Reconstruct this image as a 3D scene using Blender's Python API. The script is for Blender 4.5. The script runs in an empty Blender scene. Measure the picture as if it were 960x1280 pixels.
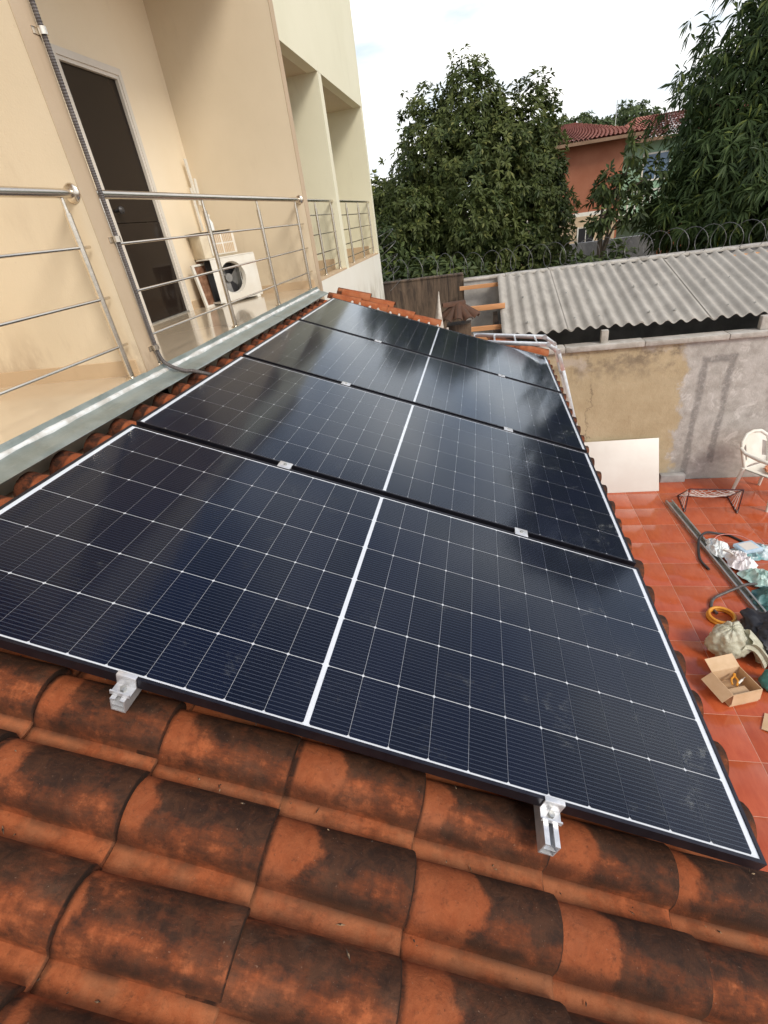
import bpy, bmesh, math, random
import numpy as np
from mathutils import Vector, Matrix, noise as mnoise
random.seed(7); rng = np.random.default_rng(11)
R = math.radians
SC = bpy.context.scene
COL = SC.collection

# ------------------------------------------------------------------ camera
CAM = bpy.data.cameras.new('camera'); cam = bpy.data.objects.new('camera', CAM); COL.objects.link(cam)
CC = (1.579656, -0.704963, 4.349039)
RW = ((0.9781408, 0.1646325, -0.1270305), (-0.0221388, -0.5249689, -0.8508334), (-0.2067619, 0.8350472, -0.5098487))
cm = Matrix(((RW[0][0], -RW[1][0], -RW[2][0], CC[0]), (RW[0][1], -RW[1][1], -RW[2][1], CC[1]),
             (RW[0][2], -RW[1][2], -RW[2][2], CC[2]), (0, 0, 0, 1)))
cam.matrix_world = cm
CAM.sensor_fit = 'HORIZONTAL'; CAM.sensor_width = 36.0; CAM.lens = 36 * 610.83 / 960
CAM.clip_start = 0.02; CAM.clip_end = 2000
SC.camera = cam
SC.render.resolution_x = 768; SC.render.resolution_y = 1024

# ------------------------------------------------------------------ light
SUN_EL, SUN_AZ = 42.0, 128.0          # azimuth clockwise from +Y
world = bpy.data.worlds.new('World'); SC.world = world; world.use_nodes = True
wt = world.node_tree; wt.nodes.clear()
def wn(t, **k):
    n = wt.nodes.new(t)
    for a, b in k.items(): setattr(n, a, b)
    return n
wo = wn('ShaderNodeOutputWorld'); bg = wn('ShaderNodeBackground'); bg.inputs['Strength'].default_value = 0.1
sky = wn('ShaderNodeTexSky', sky_type='NISHITA', sun_disc=False, sun_elevation=R(SUN_EL), sun_rotation=R(SUN_AZ))
sky.air_density = 1.0; sky.dust_density = 1.5
tc = wn('ShaderNodeTexCoord'); sep = wn('ShaderNodeSeparateXYZ'); wt.links.new(tc.outputs['Generated'], sep.inputs[0])
# cloud layer: direction projected on a plane overhead
mx = wn('ShaderNodeMath', operation='MAXIMUM'); mx.inputs[1].default_value = 0.0; wt.links.new(sep.outputs['Z'], mx.inputs[0])
ad = wn('ShaderNodeMath', operation='ADD'); ad.inputs[1].default_value = 0.16; wt.links.new(mx.outputs[0], ad.inputs[0])
dx = wn('ShaderNodeMath', operation='DIVIDE'); wt.links.new(sep.outputs['X'], dx.inputs[0]); wt.links.new(ad.outputs[0], dx.inputs[1])
dy = wn('ShaderNodeMath', operation='DIVIDE'); wt.links.new(sep.outputs['Y'], dy.inputs[0]); wt.links.new(ad.outputs[0], dy.inputs[1])
cx = wn('ShaderNodeCombineXYZ'); wt.links.new(dx.outputs[0], cx.inputs[0]); wt.links.new(dy.outputs[0], cx.inputs[1])
cn = wn('ShaderNodeTexNoise'); cn.inputs['Scale'].default_value = 0.9; cn.inputs['Detail'].default_value = 6; cn.inputs['Roughness'].default_value = 0.55
wt.links.new(cx.outputs[0], cn.inputs['Vector'])
th = wn('ShaderNodeMapRange'); th.inputs[1].default_value = 0.34; th.inputs[2].default_value = 0.60
wt.links.new(cn.outputs['Fac'], th.inputs[0])
hz = wn('ShaderNodeMapRange'); hz.inputs[1].default_value = 0.02; hz.inputs[2].default_value = 0.75; hz.inputs[3].default_value = 0.75; hz.inputs[4].default_value = -0.42  # clouds thinned overhead, out of view, to darken reflections in the near panel
wt.links.new(sep.outputs['Z'], hz.inputs[0])
sm = wn('ShaderNodeMath', operation='ADD', use_clamp=True); wt.links.new(th.outputs[0], sm.inputs[0]); wt.links.new(hz.outputs[0], sm.inputs[1])
mixc = wn('ShaderNodeMix', data_type='RGBA'); wt.links.new(sm.outputs[0], mixc.inputs['Factor'])
wt.links.new(sky.outputs[0], mixc.inputs['A']); 
cn2 = wn('ShaderNodeTexNoise'); cn2.inputs['Scale'].default_value = 1.7; cn2.inputs['Detail'].default_value = 5; wt.links.new(cx.outputs[0], cn2.inputs['Vector'])
cr = wn('ShaderNodeMapRange'); cr.inputs[1].default_value = .36; cr.inputs[2].default_value = .62; wt.links.new(cn2.outputs['Fac'], cr.inputs[0])
cc = wn('ShaderNodeMix', data_type='RGBA'); cc.inputs['A'].default_value = (5.6, 6.0, 6.4, 1); cc.inputs['B'].default_value = (9.8, 9.6, 9.2, 1)
wt.links.new(cr.outputs[0], cc.inputs['Factor']); wt.links.new(cc.outputs['Result'], mixc.inputs['B'])

wt.links.new(mixc.outputs['Result'], bg.inputs['Color']); wt.links.new(bg.outputs[0], wo.inputs[0])
SUN = bpy.data.lights.new('sun', 'SUN'); SUN.energy = 1.35; SUN.angle = R(16); SUN.color = (1.0, 0.93, 0.82)
so = bpy.data.objects.new('sun', SUN); COL.objects.link(so)
sd = Vector((math.sin(R(SUN_AZ)) * math.cos(R(SUN_EL)), math.cos(R(SUN_AZ)) * math.cos(R(SUN_EL)), math.sin(R(SUN_EL))))
so.rotation_euler = sd.to_track_quat('Z', 'Y').to_euler(); so.location = (0, 0, 30)
SC.view_settings.view_transform = 'Standard'; SC.view_settings.look = 'None'; SC.view_settings.gamma = 1
SC.view_settings.exposure = 0.85

# ------------------------------------------------------------------ helpers
def prop(o, label=None, cat=None, group=None, kind=None):
    if label: o['label'] = label
    if cat: o['category'] = cat
    if group: o['group'] = group
    if kind: o['kind'] = kind
    return o
def thing(name, loc=(0, 0, 0), rot=(0, 0, 0), label=None, cat=None, group=None):
    o = bpy.data.objects.new(name, None); COL.objects.link(o); o.location = loc; o.rotation_euler = rot
    o.empty_display_size = 0.1
    return prop(o, label, cat, group)
def inst(name, me, parent=None, loc=(0, 0, 0), rot=(0, 0, 0), scale=None):
    o = bpy.data.objects.new(name, me); COL.objects.link(o); o.parent = parent; o.location = loc; o.rotation_euler = rot
    if scale: o.scale = scale
    return o
class MB:
    def __init__(s): s.v = []; s.f = []
    def add(s, v, f):
        n = len(s.v); s.v += [tuple(p) for p in v]; s.f += [tuple(i + n for i in q) for q in f]; return s
    def box(s, a, b, rot=None, piv=None, bev=0):
        x0, y0, z0 = a; x1, y1, z1 = b
        if bev > 0:
            bm = bmesh.new(); bmesh.ops.create_cube(bm, size=1)
            for v in bm.verts: v.co = ((x0 + x1) / 2 + v.co.x * (x1 - x0), (y0 + y1) / 2 + v.co.y * (y1 - y0), (z0 + z1) / 2 + v.co.z * (z1 - z0))
            bmesh.ops.bevel(bm, geom=list(bm.edges), offset=bev, segments=2, affect='EDGES', profile=0.5)
            bm.verts.index_update(); v = [p.co.copy() for p in bm.verts]; f = [[q.index for q in g.verts] for g in bm.faces]; bm.free()
        else:
            v = [Vector(p) for p in ((x0, y0, z0), (x1, y0, z0), (x1, y1, z0), (x0, y1, z0), (x0, y0, z1), (x1, y0, z1), (x1, y1, z1), (x0, y1, z1))]
            f = [(3, 2, 1, 0), (4, 5, 6, 7), (0, 1, 5, 4), (1, 2, 6, 5), (2, 3, 7, 6), (3, 0, 4, 7)]
        if rot is not None:
            pv = Vector(piv) if piv is not None else Vector(((x0 + x1) / 2, (y0 + y1) / 2, (z0 + z1) / 2))
            v = [rot @ (p - pv) + pv for p in v]
        return s.add(v, f)
    def tube(s, pts, r, n=8, closed=False, caps=True):
        P = [Vector(p) for p in pts]; m = len(P); rr = r if hasattr(r, '__len__') else [r] * m
        T = []
        for i in range(m):
            a = P[(i - 1) % m] if (closed or i > 0) else P[0]; b = P[(i + 1) % m] if (closed or i < m - 1) else P[-1]
            T.append((b - a).normalized())
        up = Vector((0, 0, 1)) if abs(T[0].z) < .9 else Vector((1, 0, 0))
        N = T[0].cross(up).normalized(); v = []; f = []
        for i in range(m):
            N = (N - T[i] * N.dot(T[i])).normalized(); B = T[i].cross(N)
            for k in range(n):
                a = 2 * math.pi * k / n; v.append(P[i] + (N * math.cos(a) + B * math.sin(a)) * rr[i])
        for i in range(m if closed else m - 1):
            j = (i + 1) % m
            for k in range(n): f.append((i * n + k, i * n + (k + 1) % n, j * n + (k + 1) % n, j * n + k))
        if caps and not closed: f.append(tuple(range(n - 1, -1, -1))); f.append(tuple((m - 1) * n + k for k in range(n)))
        return s.add(v, f)
    def lathe(s, prof, n=16, c=(0, 0, 0), axis='Z'):
        v = []; f = []
        for r, z in prof:
            for k in range(n):
                a = 2 * math.pi * k / n; p = (r * math.cos(a), r * math.sin(a), z)
                if axis == 'X': p = (z, p[0], p[1])
                if axis == 'Y': p = (p[1], z, p[0])
                v.append((p[0] + c[0], p[1] + c[1], p[2] + c[2]))
        m = len(prof)
        for i in range(m - 1):
            for k in range(n): f.append((i * n + k, i * n + (k + 1) % n, (i + 1) * n + (k + 1) % n, (i + 1) * n + k))
        f.append(tuple(range(n - 1, -1, -1))); f.append(tuple((m - 1) * n + k for k in range(n)))
        return s.add(v, f)
    def grid(s, fn, nu, nv):
        v = [fn(i / nu, j / nv) for i in range(nu + 1) for j in range(nv + 1)]
        f = [(i * (nv + 1) + j, (i + 1) * (nv + 1) + j, (i + 1) * (nv + 1) + j + 1, i * (nv + 1) + j + 1) for i in range(nu) for j in range(nv)]
        return s.add(v, f)
    def mesh(s, name, mat, smooth=40):
        me = bpy.data.meshes.new(name); me.from_pydata(s.v, [], s.f); me.materials.append(mat); me.validate()
        if smooth:
            me.polygons.foreach_set('use_smooth', [True] * len(me.polygons))
            try: me.set_sharp_from_angle(angle=R(smooth))
            except Exception: pass
        me.update(); return me
    def build(s, name, mat, parent=None, smooth=40, loc=(0, 0, 0), rot=(0, 0, 0)):
        return inst(name, s.mesh(name, mat, smooth), parent, loc, rot)
def bx(name, a, b, mat, parent=None, bev=0): return MB().box(a, b, bev=bev).build(name, mat, parent)
def RZ(a): return Matrix.Rotation(a, 3, 'Z')
def RX(a): return Matrix.Rotation(a, 3, 'X')
def RY(a): return Matrix.Rotation(a, 3, 'Y')

# ------------------------------------------------------------------ materials
class NT:
    def __init__(s, name):
        s.m = bpy.data.materials.new(name); s.m.use_nodes = True; s.t = s.m.node_tree; s.t.nodes.clear()
        s.out = s.n('ShaderNodeOutputMaterial'); s.co = s.n('ShaderNodeTexCoord').outputs['Object']
    def n(s, t, **k):
        n = s.t.nodes.new(t)
        for a, b in k.items(): setattr(n, a, b)
        return n
    def l(s, a, b): s.t.links.new(a, b)
    def set(s, inp, v):
        if hasattr(v, 'is_linked') or isinstance(v, bpy.types.NodeSocket): s.l(v, inp)
        elif isinstance(v, (tuple, list)) and len(v) == 3 and inp.type == 'RGBA': inp.default_value = (*v, 1)
        else: inp.default_value = v
    def math(s, op, a, b=None, c=None, clamp=False):
        n = s.n('ShaderNodeMath', operation=op, use_clamp=clamp); s.set(n.inputs[0], a)
        if b is not None: s.set(n.inputs[1], b)
        if c is not None: s.set(n.inputs[2], c)
        return n.outputs[0]
    def noise(s, scale, detail=4, rough=.55, vec=None, stretch=None, dist=0):
        v = vec if vec is not None else s.co
        if stretch:
            mp = s.n('ShaderNodeMapping'); s.l(v, mp.inputs[0]); mp.inputs['Scale'].default_value = stretch; v = mp.outputs[0]
        n = s.n('ShaderNodeTexNoise'); s.l(v, n.inputs['Vector']); n.inputs['Scale'].default_value = scale
        n.inputs['Detail'].default_value = detail; n.inputs['Roughness'].default_value = rough; n.inputs['Distortion'].default_value = dist
        return n.outputs['Fac']
    def rng(s, x, a, b, c=0., d=1., smooth=True):
        n = s.n('ShaderNodeMapRange', interpolation_type='SMOOTHSTEP' if smooth else 'LINEAR'); s.set(n.inputs[0], x)
        for i, q in enumerate((a, b, c, d)): s.set(n.inputs[i + 1], q)
        return n.outputs[0]
    def mix(s, f, a, b):
        n = s.n('ShaderNodeMix', data_type='RGBA'); s.set(n.inputs['Factor'], f); s.set(n.inputs['A'], a); s.set(n.inputs['B'], b); return n.outputs['Result']
    def xyz(s, vec=None):
        n = s.n('ShaderNodeSeparateXYZ'); s.l(vec if vec is not None else s.co, n.inputs[0]); return n.outputs
    def bump(s, h, dist=.005, st=.5):
        n = s.n('ShaderNodeBump'); s.l(h, n.inputs['Height']); n.inputs['Distance'].default_value = dist; n.inputs['Strength'].default_value = st; return n.outputs[0]
    def bsdf(s, color, rough=.6, metal=0, normal=None, **k):
        b = s.n('ShaderNodeBsdfPrincipled'); s.set(b.inputs['Base Color'], color); s.set(b.inputs['Roughness'], rough); s.set(b.inputs['Metallic'], metal)
        if normal is not None: s.l(normal, b.inputs['Normal'])
        for q, v in k.items(): s.set(b.inputs[q.replace('_', ' ')], v)
        return b.outputs[0]
    def done(s, sh): s.l(sh, s.out.inputs[0]); return s.m
def basic(name, c1, c2=None, scale=4, rough=.6, metal=0, bump=0, bscale=None, lo=.35, hi=.65, stretch=None, **k):
    t = NT(name); c = c1
    if c2: c = t.mix(t.rng(t.noise(scale, 5, .6, stretch=stretch), lo, hi), c1, c2)
    nb = t.bump(t.noise(bscale or scale * 8, 4, .6, stretch=stretch), bump, .6) if bump else None
    return t.done(t.bsdf(c, rough, metal, nb, **k))

def m_wall(name, c1, c2, dirt, zdirt=None):
    t = NT(name)
    big = t.rng(t.noise(.9, 5, .6), .3, .7); fine = t.rng(t.noise(9, 5, .65), .45, .75)
    c = t.mix(big, c1, c2)
    sp = t.rng(t.noise(38, 3, .6), .68, .78)
    st = t.rng(t.noise(3.2, 6, .7, stretch=(1, 1, .25)), .55, .8)
    c = t.mix(t.math('MULTIPLY', st, .34), c, dirt)
    c = t.mix(t.math('MULTIPLY', sp, .26), c, dirt)
    if zdirt is not None:
        z = t.xyz()[2]
        d = t.math('MULTIPLY', t.rng(z, zdirt, zdirt + .5, 1, 0), t.rng(t.noise(5, 6, .7, stretch=(1, 1, .4)), .42, .65))
        c = t.mix(t.math('MULTIPLY', d, .8), c, dirt)
    nb = t.bump(t.math('ADD', t.noise(120, 3, .6), t.math('MULTIPLY', t.noise(6, 3), 2)), .002, .5)
    return t.done(t.bsdf(c, .75, 0, nb))
M_peach = m_wall('peach_plaster', (.65, .55, .40), (.70, .595, .44), (.42, .32, .22), 3.7)
M_back = m_wall('cream_plaster', (.80, .67, .48), (.83, .71, .53), (.55, .43, .3), None)
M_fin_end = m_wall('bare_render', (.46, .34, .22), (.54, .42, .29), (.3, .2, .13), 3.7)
M_base = m_wall('baseboard_plaster', (.52, .38, .24), (.56, .42, .27), (.3, .2, .12), None)
M_pale = m_wall('pale_yellow_plaster', (.71, .68, .51), (.75, .72, .55), (.5, .46, .34), None)
M_white = m_wall('whitewash', (.74, .71, .62), (.78, .76, .68), (.42, .36, .27), 3.1)
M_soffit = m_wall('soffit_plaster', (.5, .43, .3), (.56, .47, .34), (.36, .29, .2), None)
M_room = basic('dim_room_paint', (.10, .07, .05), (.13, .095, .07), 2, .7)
M_black = basic('black_void_paint', (.012, .012, .014), rough=.5)
M_frame = basic('painted_door_frame', (.64, .59, .52), (.68, .63, .56), 6, .5)
M_steel = basic('brushed_stainless', (.62, .56, .48), (.72, .66, .58), 60, .26, 1.0, stretch=(1, .05, 1))
M_alu = basic('aluminium', (.72, .73, .75), (.82, .83, .85), 30, .32, .9)
M_aluw = basic('milled_aluminium', (.60, .61, .63), (.72, .72, .74), 40, .4, .6)
M_galv = basic('galvanised_steel', (.42, .42, .40), (.55, .55, .52), 14, .4, .8, bump=.0008)
M_porc = basic('porcelain_floor', (.50, .42, .31), (.56, .47, .35), 1.3, .12, 0, Coat_Weight=.3)
M_conduit = basic('grey_corrugated_plastic', (.065, .055, .052), (.11, .095, .09), 20, .45)
M_seal = basic('white_sealant', (.72, .73, .72), (.5, .48, .44), 14, .5, bump=.004, bscale=30)
M_mort = basic('lime_mortar', (.62, .58, .52), (.42, .36, .3), 18, .9, bump=.006, bscale=40)
M_wplas = basic('white_plastic', (.74, .72, .66), (.68, .64, .56), 5, .4)
M_beige = basic('aged_beige_plastic', (.66, .58, .44), (.56, .47, .34), 7, .5)
M_dark = basic('dark_plastic', (.02, .02, .022), (.035, .033, .035), 10, .45)
M_rust = basic('rusty_coil', (.16, .07, .035), (.28, .15, .09), 20, .7)
M_timber = basic('orange_sawn_timber', (.50, .22, .085), (.62, .32, .15), 5, .7, 0, stretch=(.15, 1, 1), bump=.003)
M_card = basic('cardboard', (.52, .35, .2), (.6, .42, .26), 5, .8, bump=.001, bscale=60)
M_teal = basic('teal_cloth', (.03, .16, .15), (.07, .28, .26), 6, .5)
M_blackbag = basic('black_cloth', (.012, .012, .016), (.03, .03, .036), 8, .55, bump=.004)
M_clear = basic('white_film', (.66, .70, .70), (.8, .82, .82), 8, .3)
M_orange = basic('orange_cloth', (.62, .24, .12), (.72, .35, .2), 9, .8)
M_yel = basic('yellow_hose', (.62, .25, .02), (.68, .3, .03), 8, .45)
M_blue = basic('pale_blue_packet', (.36, .5, .62), (.48, .6, .7), 10, .35)
M_net = basic('white_net_cord', (.7, .66, .62), rough=.7)
M_board = basic('white_board', (.66, .62, .57), (.62, .57, .52), 2, .45)
M_wire = basic('dull_razor_wire', (.10, .10, .105), (.19, .185, .18), 20, .5, .6)
M_bark = basic('bark', (.07, .05, .035), (.13, .1, .07), 9, .9, bump=.02, bscale=20, stretch=(1, 1, .3))
M_ceil = basic('ceiling_paint', (.68, .57, .42), (.7, .6, .46), 3, .8)
M_under = basic('roof_timber', (.2, .12, .07), (.26, .16, .1), 4, .8)

def m_tile(name, weather=1.0, dark=False):
    t = NT(name); x, y, z = t.xyz()
    oi = t.n('ShaderNodeObjectInfo'); rnd = oi.outputs['Random']
    ofs = t.n('ShaderNodeVectorMath', operation='ADD'); t.l(t.co, ofs.inputs[0])
    cb = t.n('ShaderNodeCombineXYZ'); t.l(t.math('MULTIPLY', rnd, 37.0), cb.inputs[0]); t.l(t.math('MULTIPLY', rnd, 91.0), cb.inputs[1]); t.l(cb.outputs[0], ofs.inputs[1])
    V = ofs.outputs[0]
    nbig = t.noise(7, 6, .65, V); nmid = t.noise(24, 6, .7, V, dist=.6); nst = t.noise(14, 5, .65, V, (1.8, .7, 1)); nst2 = t.noise(16, 5, .7, V, (.7, 2.0, 1)); nf = t.noise(170, 3, .7, V)
    org = t.mix(t.rng(nmid, .3, .7), (.27, .068, .023), (.39, .116, .043))
    org = t.mix(t.math('MULTIPLY', rnd, .35), org, (.23, .056, .020))
    brn = t.mix(t.rng(nst, .35, .65), (.085, .027, .012), (.18, .047, .017))
    drk = t.mix(t.rng(nmid, .35, .65), (.016, .009, .006), (.052, .022, .011))
    # weathering factor: strong on barrel, weaker in trough
    barrel = t.math('ADD', t.math('MULTIPLY', t.rng(z, .018, .05), .55), t.math('MULTIPLY', t.math('MULTIPLY', t.rng(z, .05, .085), t.rng(y, .03, .07)), .75))
    clean_len = t.math('ADD', t.math('MULTIPLY', t.noise(2.7, 3, .5, V), .20), t.math('SUBTRACT', t.math('MULTIPLY', rnd, .13), .085))
    ed = t.math('ADD', t.math('ADD', x, .342), t.math('MULTIPLY', t.math('SUBTRACT', t.noise(12, 5, .7, V), .5), .10))
    yc = t.math('ABSOLUTE', t.math('SUBTRACT', y, .062))
    ed = t.math('ADD', ed, t.math('MULTIPLY', yc, .45))
    exposed = t.rng(t.math('SUBTRACT', ed, clean_len), -.006, .026)
    w1 = t.math('ADD', t.math('MULTIPLY', barrel, .78), t.math('MULTIPLY', t.math('SUBTRACT', nbig, .5), 2.3))
    w1 = t.math('ADD', w1, t.math('MULTIPLY', t.math('SUBTRACT', nst, .5), 1.9))
    w1 = t.math('ADD', w1, t.math('MULTIPLY', t.math('SUBTRACT', nst2, .5), 1.9))
    w1 = t.math('ADD', w1, t.math('MULTIPLY', t.math('SUBTRACT', rnd, .5), .34))
    wd = t.math('MULTIPLY', t.rng(w1, .02, .98), exposed)
    wb = t.math('MULTIPLY', t.rng(w1, -.35, .35), t.rng(exposed, 0, 1, .35, 1))
    c = t.mix(t.math('MULTIPLY', wb, .88 * weather), org, brn)
    c = t.mix(t.math('MULTIPLY', wd, .93 * weather), c, drk)
    # lichen grey dust and speckles
    c = t.mix(t.math('MULTIPLY', t.rng(t.noise(3.4, 4, .6, V), .52, .75), .16 * weather), c, (.34, .20, .13))
    c = t.mix(t.math('MULTIPLY', t.rng(nf, .66, .74), .35), c, (.40, .27, .19))
    c = t.mix(t.math('MULTIPLY', t.rng(t.noise(120, 2, .6, V), .70, .76), .5 * weather), c, (.02, .014, .012))
    jshade = t.math('MAXIMUM', t.rng(x, -.345, -.332, 1, 0), t.rng(x, -.006, -.002))  # joint shadow lines painted dark below the upper lip and on this lip
    c = t.mix(t.math('MULTIPLY', jshade, t.rng(nmid, .35, .6, .45, .92)), c, (.012, .008, .006))
    n60 = t.noise(62, 5, .75, V)
    c = t.mix(t.math('MULTIPLY', t.rng(n60, .52, .72), .45 * weather), c, (.03, .016, .011))
    c = t.mix(t.math('MULTIPLY', t.rng(y, -.014, -.002, 1, 0), t.rng(nbig, .4, .62, .05, .6)), c, (.40, .155, .07))
    bl = t.math('MULTIPLY', t.rng(y, -.024, -.008), t.rng(y, -.002, .016, 1, 0))
    c = t.mix(t.math('MULTIPLY', bl, t.rng(nbig, .35, .65, .1, .7)), c, (.035, .017, .011))
    if dark: c = t.mix(.82, c, (.075, .05, .038))
    h = t.math('ADD', t.math('MULTIPLY', nmid, 1.2), t.math('MULTIPLY', nf, .5))
    return t.done(t.bsdf(c, t.rng(wd, 0, 1, .9, .78), 0, t.bump(h, .004, .7), Specular_IOR_Level=.22))
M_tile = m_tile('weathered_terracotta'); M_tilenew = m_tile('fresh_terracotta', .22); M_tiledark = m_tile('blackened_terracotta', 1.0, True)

def m_cell():
    t = NT('silicon_cell'); x, y, z = t.xyz()
    fr = t.math('FRACT', t.math('ADD', t.math('MULTIPLY', y, 1 / .01184), .5))
    ln = t.math('LESS_THAN', t.math('ABSOLUTE', t.math('SUBTRACT', fr, .5)), .055)
    oi = t.n('ShaderNodeObjectInfo')
    base = t.mix(oi.outputs['Random'], (.0036, .0058, .018), (.0048, .0080, .026))
    c = t.mix(t.math('MULTIPLY', ln, .8), base, (.12, .14, .19))
    return t.done(t.bsdf(c, .35, 0, Specular_IOR_Level=.2))
M_cell = m_cell()
M_sheet = basic('white_backsheet', (.82, .84, .88), rough=.5)
M_anod = basic('black_anodised_frame', (.02, .02, .03), (.03, .03, .04), 20, .38, .7)
def m_glass():
    t = NT('solar_glass')
    tr = t.n('ShaderNodeBsdfTransparent'); gl = t.n('ShaderNodeBsdfGlossy'); gl.inputs['Roughness'].default_value = .10
    gl.inputs['Color'].default_value = (.86, .93, 1, 1)
    fr = t.n('ShaderNodeFresnel'); fr.inputs['IOR'].default_value = 1.5
    fa = t.math('MULTIPLY', t.math('SUBTRACT', fr.outputs[0], .030), 1.3, clamp=True)
    ms = t.n('ShaderNodeMixShader'); t.l(fa, ms.inputs[0]); t.l(tr.outputs[0], ms.inputs[1]); t.l(gl.outputs[0], ms.inputs[2])
    # rain-dried dust blotches
    df = t.n('ShaderNodeBsdfDiffuse'); df.inputs['Color'].default_value = (.5, .52, .5, 1)
    d = t.math('MULTIPLY', t.rng(t.noise(5.5, 6, .7), .52, .74), t.rng(t.noise(32, 5, .75), .47, .66))
    ux, vy, _z = t.xyz(); edge = t.rng(ux, 1.6, 2.37, .5, 1.6)
    d = t.math('ADD', t.math('MULTIPLY', t.math('MULTIPLY', d, .15), edge), t.math('MULTIPLY', t.noise(2.2, 4), .004))
    m2 = t.n('ShaderNodeMixShader'); t.l(d, m2.inputs[0]); t.l(ms.outputs[0], m2.inputs[1]); t.l(df.outputs[0], m2.inputs[2])
    return t.done(m2.outputs[0])
M_glass = m_glass()

def m_flash():
    t = NT('zinc_flashing'); n1 = t.noise(5, 5, .6); n2 = t.noise(22, 5, .65, stretch=(3, .4, 1))
    c = t.mix(t.rng(n1, .35, .65), (.23, .265, .245), (.32, .355, .33))
    c = t.mix(t.math('MULTIPLY', t.rng(n2, .55, .75), .3), c, (.46, .48, .46))
    c = t.mix(t.math('MULTIPLY', t.rng(t.noise(11, 5, .7), .6, .72), .35), c, (.3, .27, .22))
    return t.done(t.bsdf(c, t.rng(n1, .3, .7, .34, .5), .45, t.bump(n1, .02, .3)))
M_flash = m_flash()

def m_yard_wall():
    t = NT('stained_yard_wall'); x, y, z = t.xyz()
    n1 = t.noise(1.3, 6, .65); n2 = t.noise(5, 6, .7); n3 = t.noise(16, 5, .7)
    ochre = t.mix(t.rng(n1, .3, .7), (.40, .315, .19), (.50, .41, .265))
    ochre = t.mix(t.math('MULTIPLY', t.rng(t.noise(3.5, 6, .7, stretch=(1, 1, .3)), .5, .72), .55), ochre, (.27, .19, .10))
    # grime creeping from the coping
    gr = t.math('MULTIPLY', t.rng(z, 1.55, 2.2), t.rng(n2, .42, .66))
    ochre = t.mix(t.math('MULTIPLY', gr, .75), ochre, (.13, .10, .075))
    ochre = t.mix(t.math('MULTIPLY', t.math('MULTIPLY', t.rng(z, 1.75, 2.0), t.rng(t.noise(2.1, 4, .6), .5, .62)), .7), ochre, (.48, .42, .36))
    cem = t.mix(t.rng(n2, .35, .65), (.36, .34, .31), (.48, .46, .43))
    cem = t.mix(t.math('MULTIPLY', t.rng(t.noise(2.4, 6, .7), .52, .7), .6), cem, (.27, .25, .23))
    cem = t.mix(t.math('MULTIPLY', t.rng(t.noise(3.1, 6, .75, dist=.8), .55, .66), .75), cem, (.62, .60, .57))
    ex = t.math('ADD', x, t.math('ADD', t.math('MULTIPLY', t.math('SUBTRACT', n2, .5), .5), t.math('MULTIPLY', t.math('SUBTRACT', n1, .5), .6)))
    c = t.mix(t.rng(ex, 4.50, 4.62), ochre, cem)
    # smeared render outline of a blocked opening: two uprights and a head
    nx = t.math('ADD', x, t.math('MULTIPLY', t.math('SUBTRACT', t.noise(4, 4), .5), .10)); nz = t.math('ADD', z, t.math('MULTIPLY', t.math('SUBTRACT', n2, .5), .12))
    def band(a, b, q): return t.math('MULTIPLY', t.rng(q, a - .025, a + .02), t.rng(q, b - .02, b + .025, 1, 0))
    up = t.math('MAXIMUM', t.math('MULTIPLY', band(4.74, 4.83, nx), t.rng(nz, 2.0, 2.06, 1, 0)), t.math('MULTIPLY', band(5.10, 5.19, nx), band(.28, 2.03, nz)))
    up = t.math('MAXIMUM', up, t.math('MULTIPLY', band(4.76, 5.2, nx), band(1.93, 2.03, nz)))
    c = t.mix(t.math('MULTIPLY', up, t.rng(n3, .3, .6, .2, .8)), c, (.19, .18, .17))
    # hairline crack
    ck = t.math('ABSOLUTE', t.math('SUBTRACT', t.math('ADD', x, t.math('MULTIPLY', t.math('SUBTRACT', t.noise(3.5, 6, .75), .5), .45)), 3.22))
    c = t.mix(t.math('MULTIPLY', t.rng(ck, .004, .011, 1, 0), t.rng(z, 1.6, 1.9, .65, 0)), c, (.12, .09, .06))
    c = t.mix(t.math('MULTIPLY', t.rng(z, .0, .28, 1, 0), .4), c, (.33, .31, .28))
    return t.done(t.bsdf(c, .85, 0, t.bump(t.math('ADD', n3, t.math('MULTIPLY', n2, 1.5)), .012, .5)))
M_yard = m_yard_wall()
M_coping = basic('lichen_coping', (.36, .33, .29), (.52, .49, .45), 5, .9, bump=.01, bscale=25)
def m_brown():
    t = NT('mould_stained_wall'); n = t.noise(3, 6, .7, stretch=(3.5, 1, .35))
    c = t.mix(t.rng(n, .35, .68), (.045, .032, .024), (.16, .11, .075))
    c = t.mix(t.math('MULTIPLY', t.rng(t.noise(2, 5, .6), .52, .7), .5), c, (.22, .16, .11))
    return t.done(t.bsdf(c, .9, 0, t.bump(t.noise(20, 4), .01, .5)))
M_brown = m_brown()
M_greyw = basic('grey_cement_render', (.30, .29, .28), (.46, .44, .42), 2.2, .85, bump=.008, bscale=20)
def m_corr():
    t = NT('fibre_cement'); n1 = t.noise(2.2, 6, .65); n2 = t.noise(26, 5, .7)
    c = t.mix(t.rng(n1, .3, .7), (.32, .295, .26), (.43, .40, .355))
    c = t.mix(t.math('MULTIPLY', t.rng(t.noise(4.5, 6, .75), .54, .72), .4), c, (.26, .235, .2))
    c = t.mix(t.math('MULTIPLY', t.rng(n2, .58, .72), .35), c, (.25, .23, .21))
    c = t.mix(t.math('MULTIPLY', t.rng(t.noise(5, 6, .75, stretch=(2.4, .35, 1)), .52, .72), .55), c, (.20, .18, .155))
    c = t.mix(t.math('MULTIPLY', t.rng(t.noise(45, 3, .6), .68, .74), .7), c, (.10, .09, .08))
    return t.done(t.bsdf(c, .9, 0, t.bump(n2, .004, .5)))
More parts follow.
